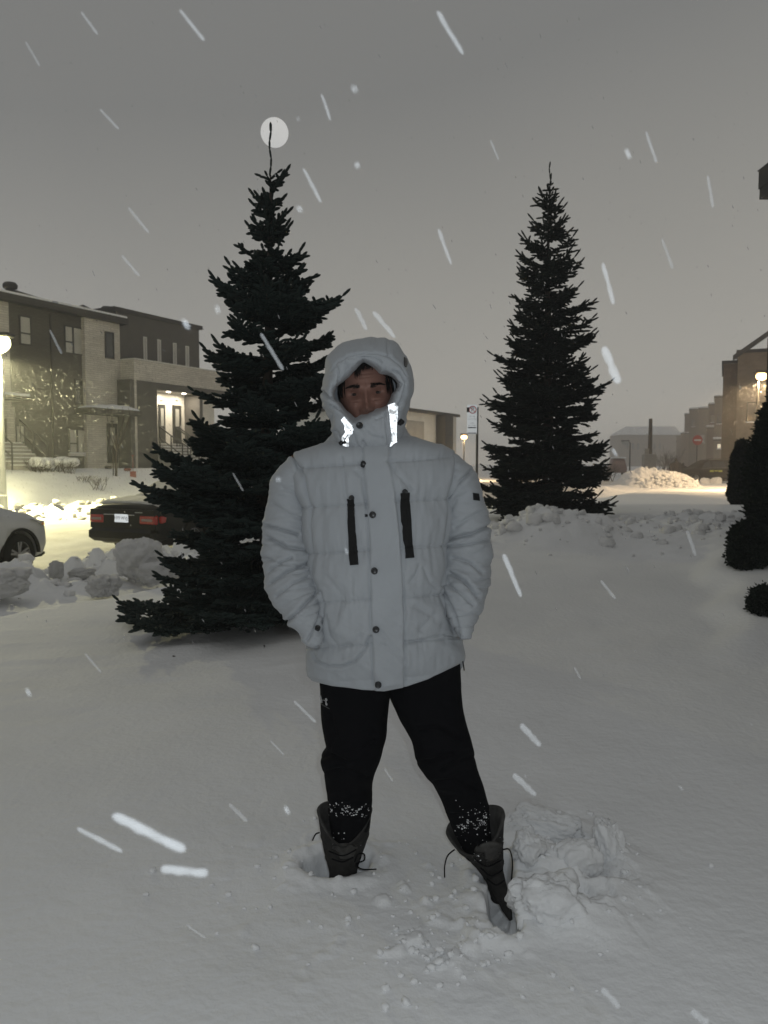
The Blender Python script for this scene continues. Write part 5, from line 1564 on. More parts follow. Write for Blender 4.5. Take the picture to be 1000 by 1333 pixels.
for s, sp in ((-1, .5), (1, .7), (1, .35), (-1, .25)):
    mb.tube([(.04, 0, 1.0 + .2 * sp), (.04 + s * .25 * sp * 2, 0, 1.8), (.04 + s * .45 * sp * 2, .1, 2.5 + .6 * sp), (.04 + s * .4 * sp * 2, .1, 3.2)], [.03, .022, .016, .008], 5)
mb.build('branches', M['twig'], sap)
# shovel and things left by the door
x = Xat(173, 36.5); g_ = ground(x, 36.5)
sh = empty('snow_shovel', (x, 36.5, g_)); tag(sh, 'red snow shovel standing upright right of the canopied door', 'shovel')
mb = MB(); mb.tube([(0, 0, .35), (0, 0, 1.35)], .022, 6); mb.tube([(-.1, 0, 1.35), (.1, 0, 1.35)], .025, 6); mb.build('handle', M['red_plastic'], sh); sh.scale = (.6, .6, .75)
mb = MB(); mb.bevbox(-.24, -.03, -.05, .24, .05, .36, .02); mb.build('blade', M['red_plastic'], sh)
for px, lb in ((141, 'small red-brown planter left of the canopied door'), (166, 'small red toy sled below the canopied door light')):
    x = Xat(px, 38); o = MB().bevbox(-.16, -.12, 0, .16, .12, .14, .04).build('garden_pot' if px < 150 else 'toy_sled', M['red_plastic'] if px > 150 else M['bark'])
    o.location = (x, 38, ground(x, 38) + .02); tag(o, lb, 'planter' if px < 150 else 'sled')

# ------------------------------------------------------------------ houses farther off
def block(px0, px1, ptop, D, depth, mtl, label, rz=0.0, wins=(), ledges=(), cap=None, cat='house', group='townhouses along the right side of the far street'):
    """upright block: face spans px0..px1 at distance D"""
    if D > 70: D *= 1.5
    x0, x1 = Xat(px0, D), Xat(px1, D); zt_ = Zat(ptop, D)
    rz = -math.atan((px0 - 498) / F)
    root = empty('townhouse', (x0, D, 0), rz); tag(root, label, cat, group)
    W = (x1 - x0) * math.cos(rz)
    MB().box(0, 0, -.5, W, depth, zt_).build('wall', mtl, root)
    MB().box(-.12, -.12, zt_, W + .12, depth + .1, zt_ + .25).build('roof_edge', M['fascia'], root)
    if cap: MB().bevbox(-.1, -.1, zt_ + .25, W + .1, depth, zt_ + .25 + cap, min(.1, cap / 2.2)).build('roof_snow', M['snow'], root)
    for (a, b, t_, bt, m_) in wins:
        xa, xb = Xat(a, D) - x0, Xat(b, D) - x0; za, zb = Zat(t_, D), Zat(bt, D)
        w = MB(); w.box(xa - .06, -.07, zb - .06, xa, .0, za + .06); w.box(xb, -.07, zb - .06, xb + .06, 0, za + .06); w.box(xa, -.07, za, xb, 0, za + .06); w.box(xa, -.07, zb - .06, xb, 0, zb)
        wo_ = w.build('window', M['frame_dark'], root)
        MB().box(xa, -.03, zb, xb, -.004, za).build('pane', M[m_], wo_)
        MB().box(xa - .1, -.2, zb - .16, xb + .1, -.001, zb - .062).build('sill', M['snow'], wo_)
    for (a, b, t_) in ledges:
        xa, xb = Xat(a, D) - x0, Xat(b, D) - x0; za = Zat(t_, D)
        MB().box(xa, -1.1, za - .25, xb, -.01, za).build('porch_roof', M['fascia'], root)
        MB().bevbox(xa - .05, -1.15, za + .002, xb + .05, -.02, za + .3, .09).build('porch_snow', M['snow'], root)
    return root
# the corner house: dark brown wing, tan wing proud of it
r = block(938.5, 958, 474, 60, 9, M['brown_brick'], 'brown brick wing of the corner townhouse behind the black wagon')
r = block(957, 1062, 460, 58.8, 9, M['tan_brick'], 'tan brick wing of the corner townhouse behind the amber street lamp', wins=[(970, 991, 525, 548, 'glass')])
mb = MB(); x0 = Xat(957, 58.8)
def loc(px, py, D=58.8): p = P(px, py, D); return Vector((p.x - x0, 0, p.z))
a, b = loc(955, 463), loc(1010, 424)
mb.add([a + Vector((0, -.4, 0)), b + Vector((0, -.4, 0)), b + Vector((0, -.4, -.35)), a + Vector((0, -.4, -.35)), a + Vector((0, .3, 0)), b + Vector((0, .3, 0)), b + Vector((0, .3, -.35)), a + Vector((0, .3, -.35))],
       [(0, 1, 2, 3), (7, 6, 5, 4), (0, 4, 5, 1), (3, 2, 6, 7), (0, 3, 7, 4), (1, 5, 6, 2)])
mb.build('gable_roof', M['shingle'], r)
mb = MB(); mb.tube([a + Vector((0, .3, -.2)), a + Vector((2.2, 9, 3.2))], .12, 6); mb.build('hip_rafter', M['shingle'], r) if False else None
block(928.5, 941, 518, 76, 8, M['tan_brick'], 'tan townhouse with a lit ground-floor window, left of the brown wing', wins=[(933, 937, 578, 583.5, 'win_lit'), (932, 937, 541, 551, 'glass')], ledges=[(928, 937, 572)], cap=.15)
block(921, 933.5, 528, 88, 8, M['brown_brick'], 'brown townhouse bay third from the corner, snow-capped porch box', wins=[(924, 930, 541, 549, 'glass')], cap=.3)
block(919, 932.5, 558.5, 80, 5, M['brown_brick'], 'low brown porch box in front of the far row, white snow cap', cap=.35)
block(908, 922, 533, 100, 8, M['tan_brick'], 'pale recessed townhouse in the middle of the far row', wins=[(911, 916, 566, 576, 'blind')], cap=.3, ledges=[(905, 914, 576)])
block(896, 910, 534, 112, 8, M['brown_brick'], 'brown flat-topped townhouse fourth in the far row', cap=.35, wins=[(899, 903, 547, 555, 'glass')])
block(890, 898, 540, 128, 8, M['brown_brick'], 'narrow brown townhouse fifth in the far row', cap=.2)
block(886, 902, 565, 118, 8, M['tan_brick'], 'low tan wing near the end of the far row', cap=.2)
block(880, 889, 568, 145, 8, M['brown_brick'], 'last and lowest house visible in the far row')
# long low snowy-roofed building fading at the end of the street
D = 330; x0, x1 = Xat(806, D), Xat(886, D)
r = empty('long_building', (x0, D, 0)); tag(r, 'long low building with a snow-covered roof fading into the snowfall', 'building')
W = x1 - x0
MB().box(0, 0, -1, W, 14, Zat(566, D)).build('wall', M['tan_brick'], r)
mb = MB(); za, zb = Zat(566, D), Zat(554, D)
mb.add([(-.5, -.6, za), (W, -.6, za), (W, 7, zb), (5, 7, zb), (-.5, 14, za), (W, 14, za)], [(0, 1, 2, 3), (3, 2, 5, 4), (0, 3, 4), (1, 5, 2)])
mb.build('roof', M['snow'], r)
for k in range(7): MB().box(3 + k * 2.3, -.05, Zat(585, D), 4 + k * 2.3, -.003, Zat(577, D)).build('window', M['glass'], r)
# lit hazy house behind his shoulder and the two trees
M['pale_wall'] = mat('pale_yellow_wall', (0.85, 0.85, 0.80), rough=.9, var=.1, vscale=.6)
D = 66; x0, x1 = Xat(505, 60), Xat(588, 70)
r = empty('townhouse', (x0, 60, 0), math.atan2(10, x1 - x0)); tag(r, 'pale house with dark eave seen over his left shoulder, steam beside it', 'house')
W = math.hypot(x1 - x0, 10)
zt_ = Zat(538, 65)
MB().box(0, 0, -.5, W, 9, zt_).build('wall', M['pale_wall'], r)
MB().box(-.4, -.6, zt_ + .0, W + .5, 9, zt_ + .22).build('eave', M['fascia'], r)
mb = MB(); mb.add([(-.4, -.6, zt_ + .23), (W + .5, -.6, zt_ + .23), (W + .5, 5, zt_ + .9), (-.4, 5, zt_ + 1.4), (-.4, 9, zt_ + .23), (W + .5, 9, zt_ + .23)], [(0, 1, 2, 3), (3, 2, 5, 4), (0, 3, 4), (1, 5, 2)]); mb.build('roof', M['snow'], r)
MB().box(W * .26, -.05, zt_ - 3.2, W * .52, -.003, zt_ - .7).build('window', M['blind'], r)
MB().box(W * .72, -.9, 0, W * .86, -.02, zt_ - .02).build('dark_column', M['fascia'], r)
MB().box(W * .93, -.5, 0, W * .99, -.02, zt_ - .02).build('corner_board', M['frame_white'], r)

# eave and wall corner of the house we stand beside
nh = empty('near_house', (Xat(994.5, 8.2), 8.2, 0)); tag(nh, 'dark corner and overhanging eave of the near house at the right edge', 'house')
zt_ = Zat(250, 8.2)
MB().box(0.0, -7, -.3, 5, 0, Zat(440, 8.2)).build('wall', M['dark_brick'], nh)
MB().box(0.03, -7, Zat(440, 8.2), 5, 0.0, zt_ + .1).build('upper_wall', M['dark_siding'], nh)
MB().box(-0.035, -7.2, zt_ - .01, 5, .2, zt_ + .10).build('soffit', M['fascia'], nh)
MB().box(-0.045, -7.2, zt_ + .1005, 5, .21, zt_ + .30).build('fascia_board', M['fascia'], nh)
mb = MB(); mb.add([(-.04, .26, zt_ + .31), (5, .26, zt_ + 2.4), (5, -7.2, zt_ + 2.4), (-.04, -7.2, zt_ + .31), (-.02, .26, zt_ + .302), (5, .26, zt_ + .302), (5, -7.2, zt_ + .302), (-.02, -7.2, zt_ + .302)], [(0, 1, 2, 3), (0, 4, 5, 1), (3, 2, 6, 7), (1, 5, 6, 2)]); mb.build('roof', M['shingle'], nh)

# ------------------------------------------------------------------ lamps, poles, signs
GL = 'street lamps'
def street_lamp(base, h, head, mtl, label, r=.06, lit=None, power=0, col=(1, 1, 1), pole='dark_metal', arm=(0, 0)):
    root = empty('street_lamp', base); tag(root, label, 'street lamp', GL)
    mb = MB(); mb.tube([(0, 0, -.2), (0, 0, .6), (0, 0, .62), (0, 0, h - .1)], [r * 1.25, r * 1.2, r, r * .75], 14); mb.build('pole', M[pole], root, smooth=False)
    mb = MB(); mb.tube([(0, 0, h - .15), (arm[0] * .5, arm[1] * .5, h + .02), (arm[0], arm[1], h + .06)], r * .6, 8)
    mb.bevbox(arm[0] - head, arm[1] - head * .45, h + .04, arm[0] + head, arm[1] + head * .45, h + .17, .04); mb.build('lamp_head', M['dark_metal'], root)
    bm = bmesh.new(); bmesh.ops.create_uvsphere(bm, u_segments=20, v_segments=12, radius=1)
    for v in bm.verts: v.co = Vector((v.co.x * head * .86, v.co.y * head * .6, v.co.z * head * .62))
    me = bpy.data.meshes.new('lens'); bm.to_mesh(me); bm.free(); me.materials.append(mtl)
    ln = bpy.data.objects.new('lens', me); C.objects.link(ln); ln.parent = root; ln.location = (arm[0], arm[1], h - .13)
    if power:
        L = light('street_light', 'SPOT', (base[0] + arm[0], base[1] + arm[1], base[2] + h - .13 - head * .7), power, col, .12)
        L.data.spot_size = math.radians(172); L.data.spot_blend = .35
    return root
D = 24.5; x = Xat(3, D); g_ = ground(x, D)
street_lamp((x, D, g_), Zat(447, D) - g_ + .1, .56, M['lamp_y'], 'lit yellowish street lamp on a pale pole at the left edge', r=.105, power=6300, col=(1.0, .92, .50), pole='pole_paint', arm=(.02, -.3))  # oversized head and lens stand in for the lamp's bloom
D = 40; x = Xat(984, D); g_ = ground(x, D)
street_lamp((x, D, g_), Zat(490, D) - g_ + .12, .34, M['lamp_o'], 'lit amber street lamp at the right edge in front of the tan house', r=.07, power=6500, col=(1.0, .70, .38), arm=(.12, -.1))
D = 62; x = Xat(604, D); g_ = ground(x, D)
street_lamp((x, D, g_), Zat(569, D) - g_ + .12, .30, M['lamp_o'], 'lit amber lamp far behind the no-parking sign', r=.06, power=3200, col=(1.0, .68, .34))
D = 95; x = Xat(820, D); g_ = ground(x, D)
street_lamp((x, D, g_), Zat(575, D) - g_, .5, M['steel'], 'unlit thin street lamp far down the street, left of the utility pole', r=.10, arm=(-.6, 0))
# green-white glow source on the pale house: wall lamp
p = P(545, 575, 60); 
up = empty('utility_pole', (Xat(846, 70), 70, 0)); tag(up, 'plain dark utility pole with a cabinet at its foot, on the far snow pile', 'utility pole')
MB().tube([(0, 0, 0), (0, 0, Zat(545, 70))], [.22, .15], 10).build('pole', M['bark'], up)
MB().bevbox(-.65, -.5, .8, .45, .3, Zat(591, 70), .05).build('cabinet', M['concrete'], up)
MB().box(-.45, -.15, Zat(591, 70), -.12, .15, Zat(584, 70)).build('meter_box', M['concrete'], up)

# no-parking sign
D = 20.0; x = Xat(621, D)
g_ = ground(x, D)
sg = empty('parking_sign', (x, D, g_)); tag(sg, 'tall white no-parking sign on a thin dark post left of the far spruce', 'sign')
MB().tube([(0, 0, -.1), (0, 0, Zat(530, D) - g_)], .032, 8).build('post', M['dark_metal'], sg)
xa, xb = Xat(607.5, D) - x, Xat(620.5, D) - x; za, zb = Zat(527, D) - g_, Zat(565, D) - g_
pl = MB().bevbox(xa, -.045, zb, xb, -.036, za, .004).build('sign_plate', M['retro_sign'], sg)
W = xb - xa; Hh = za - zb; yy = -.048
def ring2(mb, cx, cz, r0, r1, n=28):
    vs = [(cx + r * math.cos(6.2832 * k / n), y_, cz + r * math.sin(6.2832 * k / n)) for y_ in (yy, yy + .002) for r in (r0, r1) for k in range(n)]
    fs = []
    for k in range(n):
        j = (k + 1) % n
        fs += [(k, j, n + j, n + k), (2 * n + j, 2 * n + k, 3 * n + k, 3 * n + j), (n + k, n + j, 3 * n + j, 3 * n + k), (j, k, 2 * n + k, 2 * n + j)]
    mb.add(vs, fs)
cx, cz = xa + W * .55, za - W * .50
mb = MB(); ring2(mb, cx, cz, W * .30, W * .39)
mb.add([(cx - W * .25, yy - .001, cz + W * .20), (cx - W * .20, yy - .001, cz + W * .25), (cx + W * .25, yy - .001, cz - W * .20), (cx + W * .20, yy - .001, cz - W * .25)], [(0, 1, 2, 3)])
mb.build('red_ring', M['red_paint'], sg)
def text(s, name, mtl, parent, loc, size, rot=(math.pi / 2, 0, 0), ext=.0008, align='CENTER'):
    c = bpy.data.curves.new(name, 'FONT'); c.body = s; c.size = size; c.extrude = ext; c.align_x = align; c.align_y = 'CENTER'; c.resolution_u = 2
    o = bpy.data.objects.new(name, c); C.objects.link(o); c.materials.append(mtl)
    dg = bpy.context.evaluated_depsgraph_get(); me = bpy.data.meshes.new_from_object(o.evaluated_get(dg)); me.name = name
    bpy.data.objects.remove(o); o = bpy.data.objects.new(name, me); C.objects.link(o)
    o.parent = parent; o.location = loc; o.rotation_euler = rot
    return o
text('P', 'letter_p', M['ink'], sg, (cx, yy + .0005, cz), W * .62)
MB().box(xa - .01, yy, cz - W * .24, xa + W * .20, yy + .002, cz + W * .24).build('arrow_panel', M['ink'], sg)
for i, (f, s, tx) in enumerate([(.40, .17, '23h - 6h'), (.49, .14, 'LUN AU VEN'), (.63, .15, '1 DEC'), (.71, .15, 'AU 1 AVRIL')]):
    text(tx, 'sign_text', M['ink'], sg, (xa + W * .5, yy, za - Hh * f), W * s)
MB().box(xa + W * .08, yy, za - Hh * .80, xb - W * .08, yy + .002, za - Hh * .765).build('text_bar', M['ink'], sg)
MB().box(xa + W * .05, yy, za - Hh * .985, xb - W * .05, yy + .002, za - Hh * .955).build('text_bar', M['ink'], sg)

# do-not-enter sign far down the street
D = 62; x = Xat(907, D); g_ = ground(x, D)
ns = empty('no_entry_sign', (x, D, g_)); tag(ns, 'round red no-entry sign with a pale bar, above the black wagon', 'sign')
MB().tube([(0, 0, 0), (0, 0, Zat(574, D) - g_)], .045, 6).build('post', M['dark_metal'], ns)
zc_ = Zat(573, D) - g_
mb = MB(); n = 28; mb.prism([(.40 * math.cos(6.2832 * k / n), .40 * math.sin(6.2832 * k / n)) for k in range(n)], .02, Matrix.Translation((0, -.06, zc_)) @ Matrix.Rotation(math.pi / 2, 4, 'X')); mb.build('disc', M['red_paint'], ns)
MB().box(-.27, -.095, zc_ - .065, .27, -.082, zc_ + .065).build('bar', M['sign_white'], ns)

# ------------------------------------------------------------------ vehicles
def car(name, label, st, paint, loc, rz, wheels, glass=(), wr=.33, group=None, ww=.22, rimn=5):
    """st: stations (x, z_bottom, z_belt, z_top, half_bottom, half_belt, half_top); x runs back to front"""
    root = empty(name, loc, rz); tag(root, label, 'car', group)
    S = np.array(st, float); n = 60; q = np.linspace(S[0, 0], S[-1, 0], n)
    cols = [np.interp(q, S[:, 0], S[:, k]) for k in range(7)]
    k = np.array([.25, .5, .25])
    for c in range(1, 7):
        v = cols[c].copy(); v[1:-1] = np.convolve(cols[c], k, mode='valid'); cols[c] = v
    x, zb, zl, zt, hb, hl, ht = cols
    rings = []
    for i in range(n):
        m = zb[i] + (zl[i] - zb[i]) * .45
        half = [(0, zb[i]), (hb[i] * .8, zb[i]), (hb[i] * .97, zb[i] + .05), (hl[i] * 1.0, m - .06), (hl[i] * 1.015, m + .02), (hl[i] * 1.005, m + (zl[i] - m) * .6), (hl[i] * .985, zl[i] - .02), (hl[i] * .95, zl[i]),
                (ht[i] + (hl[i] * .95 - ht[i]) * .5, zl[i] + (zt[i] - zl[i]) * .55), (ht[i] * 1.0, zt[i] - .035 * min(1, (zt[i] - zl[i]) * 4)), (ht[i] * .9, zt[i] - .008), (ht[i] * .5, zt[i] + .008), (0, zt[i] + .012)]
        ring = [(x[i], y, z) for y, z in half] + [(x[i], -y, z) for y, z in half[-2:0:-1]]
        rings.append(ring)
    m_ = len(rings[0]); V = np.array(rings).reshape(-1, 3)
    f = [tuple(int(a) for a in r) for r in grid_faces(n, m_)]
    f += [tuple(range(m_)), tuple(range((n - 1) * m_, n * m_))[::-1]]
    mb = MB(); mb.add([tuple(v) for v in V], f)
    b = mb.build('body', paint, root, smooth=True)
    # wheel arches cut out of the shell
    for (wx, sd) in wheels:
        cu = MB(); M2 = Matrix.Translation((wx, sd * (hl.max() + .1), wr)) @ Matrix.Rotation(math.pi / 2 * sd, 4, 'X')
        cu.prism([((wr + .075) * math.cos(6.2832 * k / 30), (wr + .075) * math.sin(6.2832 * k / 30)) for k in range(30)], .42, M2)
        co = cu.build('cutter', M['rubber'])
        co.parent = root
        md = b.modifiers.new('arch', 'BOOLEAN'); md.operation = 'DIFFERENCE'; md.solver = 'EXACT'; md.object = co
        bpy.context.view_layer.update()
        dg = bpy.context.evaluated_depsgraph_get(); me = bpy.data.meshes.new_from_object(b.evaluated_get(dg))
        b.modifiers.clear(); b.data = me; me.name = 'body'
        if len(me.materials) == 0: me.materials.append(paint)
        bpy.data.objects.remove(co)
        MB().prism([((wr + .073) * math.cos(6.2832 * k / 24), (wr + .073) * math.sin(6.2832 * k / 24)) for k in range(24)], .28, Matrix.Translation((wx, sd * (hl.max() - .33), wr)) @ Matrix.Rotation(math.pi / 2 * sd, 4, 'X')).build('wheel_arch_liner', M['rubber'], root) if False else None
    for (wx, sd) in wheels:
        yo = sd * (hl.max() - .01)
        N = 36; pr = [(wr * .62, 0), (wr * .66, .0), (wr * .95, .012), (wr, .04), (wr, ww - .04), (wr * .95, ww - .01), (wr * .5, ww)]
        vs = []; fs = []
        for rr_, yo2 in pr: vs += [(wx + rr_ * math.cos(6.2832 * k / N), yo - sd * yo2, wr + rr_ * math.sin(6.2832 * k / N)) for k in range(N)]
        for i in range(len(pr) - 1):
            for k in range(N): fs.append((i * N + k, i * N + (k + 1) % N, (i + 1) * N + (k + 1) % N, (i + 1) * N + k))
        mb = MB(); mb.add(vs, fs); tyre = mb.build('tyre', M['rubber'], root, smooth=True)
        mb = MB(); R2 = wr * .66
        for k in range(N):
            a0, a1 = 6.2832 * k / N, 6.2832 * (k + 1) / N
            mb.add([(wx + r_ * math.cos(a), yo - sd * y_, wr + r_ * math.sin(a)) for a in (a0, a1) for r_, y_ in ((R2, .0), (R2 * .92, .008), (R2 * .90, .12))], [(0, 1, 4, 3), (1, 2, 5, 4)])
        for k in range(rimn * (2 if rimn == 5 else 1)):
            a = 6.2832 * (k // 2 if rimn == 5 else k) / rimn + ((.16 if k % 2 else -.16) if rimn == 5 else 0) + .3
            c_, s_2 = math.cos(a), math.sin(a); w_ = R2 * .075
            def pt2(r_, o_, y_): return (wx + r_ * c_ - o_ * s_2, yo - sd * y_, wr + r_ * s_2 + o_ * c_)
            mb.add([pt2(R2 * .12, -w_, .02), pt2(R2 * .12, w_, .02), pt2(R2 * .93, w_, .012), pt2(R2 * .93, -w_, .012), pt2(R2 * .12, -w_, .05), pt2(R2 * .12, w_, .05), pt2(R2 * .93, w_, .04), pt2(R2 * .93, -w_, .04)],
                   [(0, 1, 2, 3), (4, 7, 6, 5), (0, 3, 7, 4), (1, 5, 6, 2)])
        mb.prism([(R2 * .2 * math.cos(6.2832 * k / 14), R2 * .2 * math.sin(6.2832 * k / 14)) for k in range(14)], .04, Matrix.Translation((wx, yo - sd * .015, wr)) @ Matrix.Rotation(math.pi / 2 * sd, 4, 'X'))
        mb.build('rim', M['alloy'], tyre)
        MB().prism([(R2 * .98 * math.cos(6.2832 * k / 24), R2 * .98 * math.sin(6.2832 * k / 24)) for k in range(24)], .02, Matrix.Translation((wx, yo - sd * .14, wr)) @ Matrix.Rotation(math.pi / 2 * sd, 4, 'X')).build('brake_disc', M['dark_metal'], tyre)
    def surf(xx, side, f):
        """point of the greenhouse side at x, f from belt (0) to roof (1)"""
        hl_, ht_, zl_, zt_ = [np.interp(xx, q, c) for c in (hl, ht, zl, zt)]
        y = hl_ * .95 + (ht_ - hl_ * .95) * f; z = zl_ + (zt_ - .035 - zl_) * f
        return Vector((xx, side * (y + .008 + .012 * math.sin(math.pi * f)), z))
    for (xa, xb, xc, xd, side) in glass:     # belt from xa to xb, top from xc to xd
        mb = MB(); vs = []; fs = []
        for i in range(9):
            t = i / 8
            for j in range(5):
                f_ = .06 + .84 * j / 4
                xx = (xa + (xb - xa) * t) * (1 - f_) + (xc + (xd - xc) * t) * f_
                vs.append(surf(xx, side, f_))
        for i in range(8):
            for j in range(4): fs.append((i * 5 + j, (i + 1) * 5 + j, (i + 1) * 5 + j + 1, i * 5 + j + 1))
        mb.add(vs, fs); o = mb.build('side_window', M['glass'], root, smooth=True)
        sm = o.modifiers.new('t', 'SOLIDIFY'); sm.thickness = .012; sm.offset = 0
    return root, q, cols

HD = math.atan2(CA, SA)     # direction the street runs
zroad = -.40
# black sedan, seen from behind
sed = [(-2.32, .42, .80, .92, .72, .78, .60), (-2.26, .26, .92, 1.00, .80, .86, .66), (-2.0, .22, .94, 1.03, .84, .90, .70), (-1.55, .20, .95, 1.06, .86, .91, .72), (-1.35, .20, .95, 1.12, .86, .91, .68), (-.75, .19, .95, 1.42, .87, .91, .58),
       (-.1, .18, .95, 1.46, .87, .91, .60), (.45, .18, .94, 1.42, .87, .91, .58), (1.2, .19, .93, 1.06, .87, .90, .68), (1.5, .2, .90, .99, .86, .89, .72), (2.1, .22, .78, .86, .82, .84, .66), (2.38, .30, .62, .70, .70, .74, .55)]
pr_ = P(208, 690, 13.75)
hx, hy = math.cos(HD), math.sin(HD)
# the rear right corner stands at pr_; the car's origin is its middle
ox = pr_.x + hx * 2.28 - hy * .86 * 1; oy = pr_.y + hy * 2.28 + hx * .86
bs, q_, cc_ = car('parked_car', 'black sedan parked tail towards us, snow on its boot lid, half behind the near spruce', sed, M['black_paint'], (ox, oy, zroad - .02), HD,
                  [(-1.42, 1), (-1.42, -1), (1.42, 1), (1.42, -1)], glass=[(-1.0, -.2, -.55, -.15, -1), (-.1, .95, -.05, .35, -1), (-1.0, -.2, -.55, -.15, 1), (-.1, .95, -.05, .35, 1)], wr=.325)
rx = -2.345
def rear(name, mtl, y0, y1, z0, z1, th=.02, x=None, parent=bs):
    return MB().bevbox(rx - th if x is None else x, y0, z0, rx + .10, y1, z1, .006).build(name, mtl, parent)
bp_ = MB().bevbox(-2.42, -.84, .30, -2.0, .84, .56, .07).build('bumper', M['black_paint'], bs)
rear('trunk_panel', M['black_paint'], -.80, .80, .54, .90, th=.005)
rear('chrome_strip', M['chrome'], -.34, .44, .795, .812, th=.02)
text('H79 WVJ', 'plate_text', M['ink'], rear('licence_plate', M['retro_sign'], -.02 - .152, .16, .665, .825 - .01, th=.022), (rx - .0235, -.005, .742), .085, rot=(math.pi / 2, 0, -math.pi / 2), ext=.0006)
for sd in (-1, 1):
    MB().bevbox(rx - .014, min(sd * .43, sd * .82), .625, rx + .14, max(sd * .43, sd * .82), .815, .03).build('tail_light', M['red_lens'], bs)
    MB().bevbox(rx - .022, min(sd * .50, sd * .76), .695, rx + .05, max(sd * .50, sd * .76), .745, .008).build('reverse_lens', M['clear_lens'], bs)
    MB().bevbox(-2.26, min(sd * .79, sd * .885), .66, -2.0, max(sd * .79, sd * .885), .79, .02).build('tail_light_side', M['red_lens'], bs)
    for wx in (-.55, .45): MB().bevbox(wx - .1, min(sd * .905, sd * .94), .80, wx + .1, max(sd * .905, sd * .94), .825, .008).build('door_handle', M['chrome'], bs)
text('SONATA', 'badge', M['chrome'], bs, (rx - .012, -.42, .85), .05, rot=(math.pi / 2, 0, -math.pi / 2), ext=.001) if False else None
MB().bevbox(rx - .016, -.52, .845, rx + .02, -.34, .862, .004).build('badge', M['steel'], bs)
for yy_, zz_ in ((-.10, .86), (-.24, .62)):
    MB().bevbox(rx - .02, yy_ - .012, zz_ - .012, rx + .02, yy_ + .012, zz_ + .012, .003).build('reflector', M['chrome'], bs)
# snow on the boot lid, back window, roof
def snow_on(name, xs, ys, zf, parent, th=.05, mtl=None):
    n, m_ = 26, 22; vs = []; fs = []
    for i in range(n):
        for j in range(m_):
            a, b = i / (n - 1), j / (m_ - 1); x = xs[0] + (xs[1] - xs[0]) * a; y = ys(x) * (2 * b - 1)
            e = min(1, min(a, 1 - a, b, 1 - b) * 7)
            vs.append((x, y, zf(x, y) + th * (e ** .5) * (1 + .25 * float(vnoise(x * 3, y * 3, 2.0))) - .012 * (e < .01)))
    for i in range(n - 1):
        for j in range(m_ - 1): fs.append((i * m_ + j, (i + 1) * m_ + j, (i + 1) * m_ + j + 1, i * m_ + j + 1))
    mb = MB(); mb.add(vs, fs); return mb.build(name, mtl or M['snow'], parent, smooth=True)
def topz(x, y):
    zl_, zt_, ht_, hl_ = [float(np.interp(x, q_, cc_[k])) for k in (2, 3, 6, 5)]
    return zt_ + .01 if abs(y) < ht_ else zt_ + .01 - (abs(y) - ht_) / max(.05, hl_ * .95 - ht_) * (zt_ - zl_)
M['thin_snow'] = mat('thin_road_film_snow', (0.42, 0.41, 0.38), rough=.8, col2=(0.62, 0.61, 0.58), vscale=3, bump=.4, bscale=30)
snow_on('trunk_snow', (-2.2, -1.42), lambda x: .78, topz, bs, .035, M['thin_snow'])
snow_on('rear_window_snow', (-1.38, -.80), lambda x: .60, topz, bs, .012, M['thin_snow'])
snow_on('roof_snow', (-.74, .40), lambda x: .54, topz, bs, .05, M['snow'])

# white hatchback, front wheel and wing at the left edge
ht = [(-2.05, .45, .95, 1.10, .70, .76, .60), (-1.95, .28, 1.0, 1.35, .80, .84, .60), (-1.2, .20, 1.0, 1.55, .85, .89, .62), (0, .19, .98, 1.60, .86, .90, .62), (.55, .19, .97, 1.48, .86, .90, .60), (1.05, .2, .95, 1.14, .86, .90, .70), (1.35, .2, .92, 1.03, .86, .89, .74),
      (1.75, .21, .86, .95, .84, .87, .72), (2.02, .24, .78, .85, .78, .80, .62), (2.16, .30, .64, .72, .62, .66, .50)]
h2 = math.radians(90 - 17)
wp = P(25, 722, 11.9); hx, hy = math.cos(h2), math.sin(h2)
WX = 1.36
ox = wp.x - hx * WX - hy * .86; oy = wp.y - hy * WX + hx * .86
bw, q2_, cc2_ = car('parked_car', 'white hatchback at the left edge, only its front wheel and wing in view', ht, M['white_paint'], (ox, oy, wp.z - .33), h2,
                    [(-1.30, 1), (-1.30, -1), (WX, 1), (WX, -1)], glass=[(-1.2, -.1, -.9, -.05, -1), (0, .95, 0, .5, -1), (-1.2, -.1, -.9, -.05, 1), (0, .95, 0, .5, 1)], wr=.33)
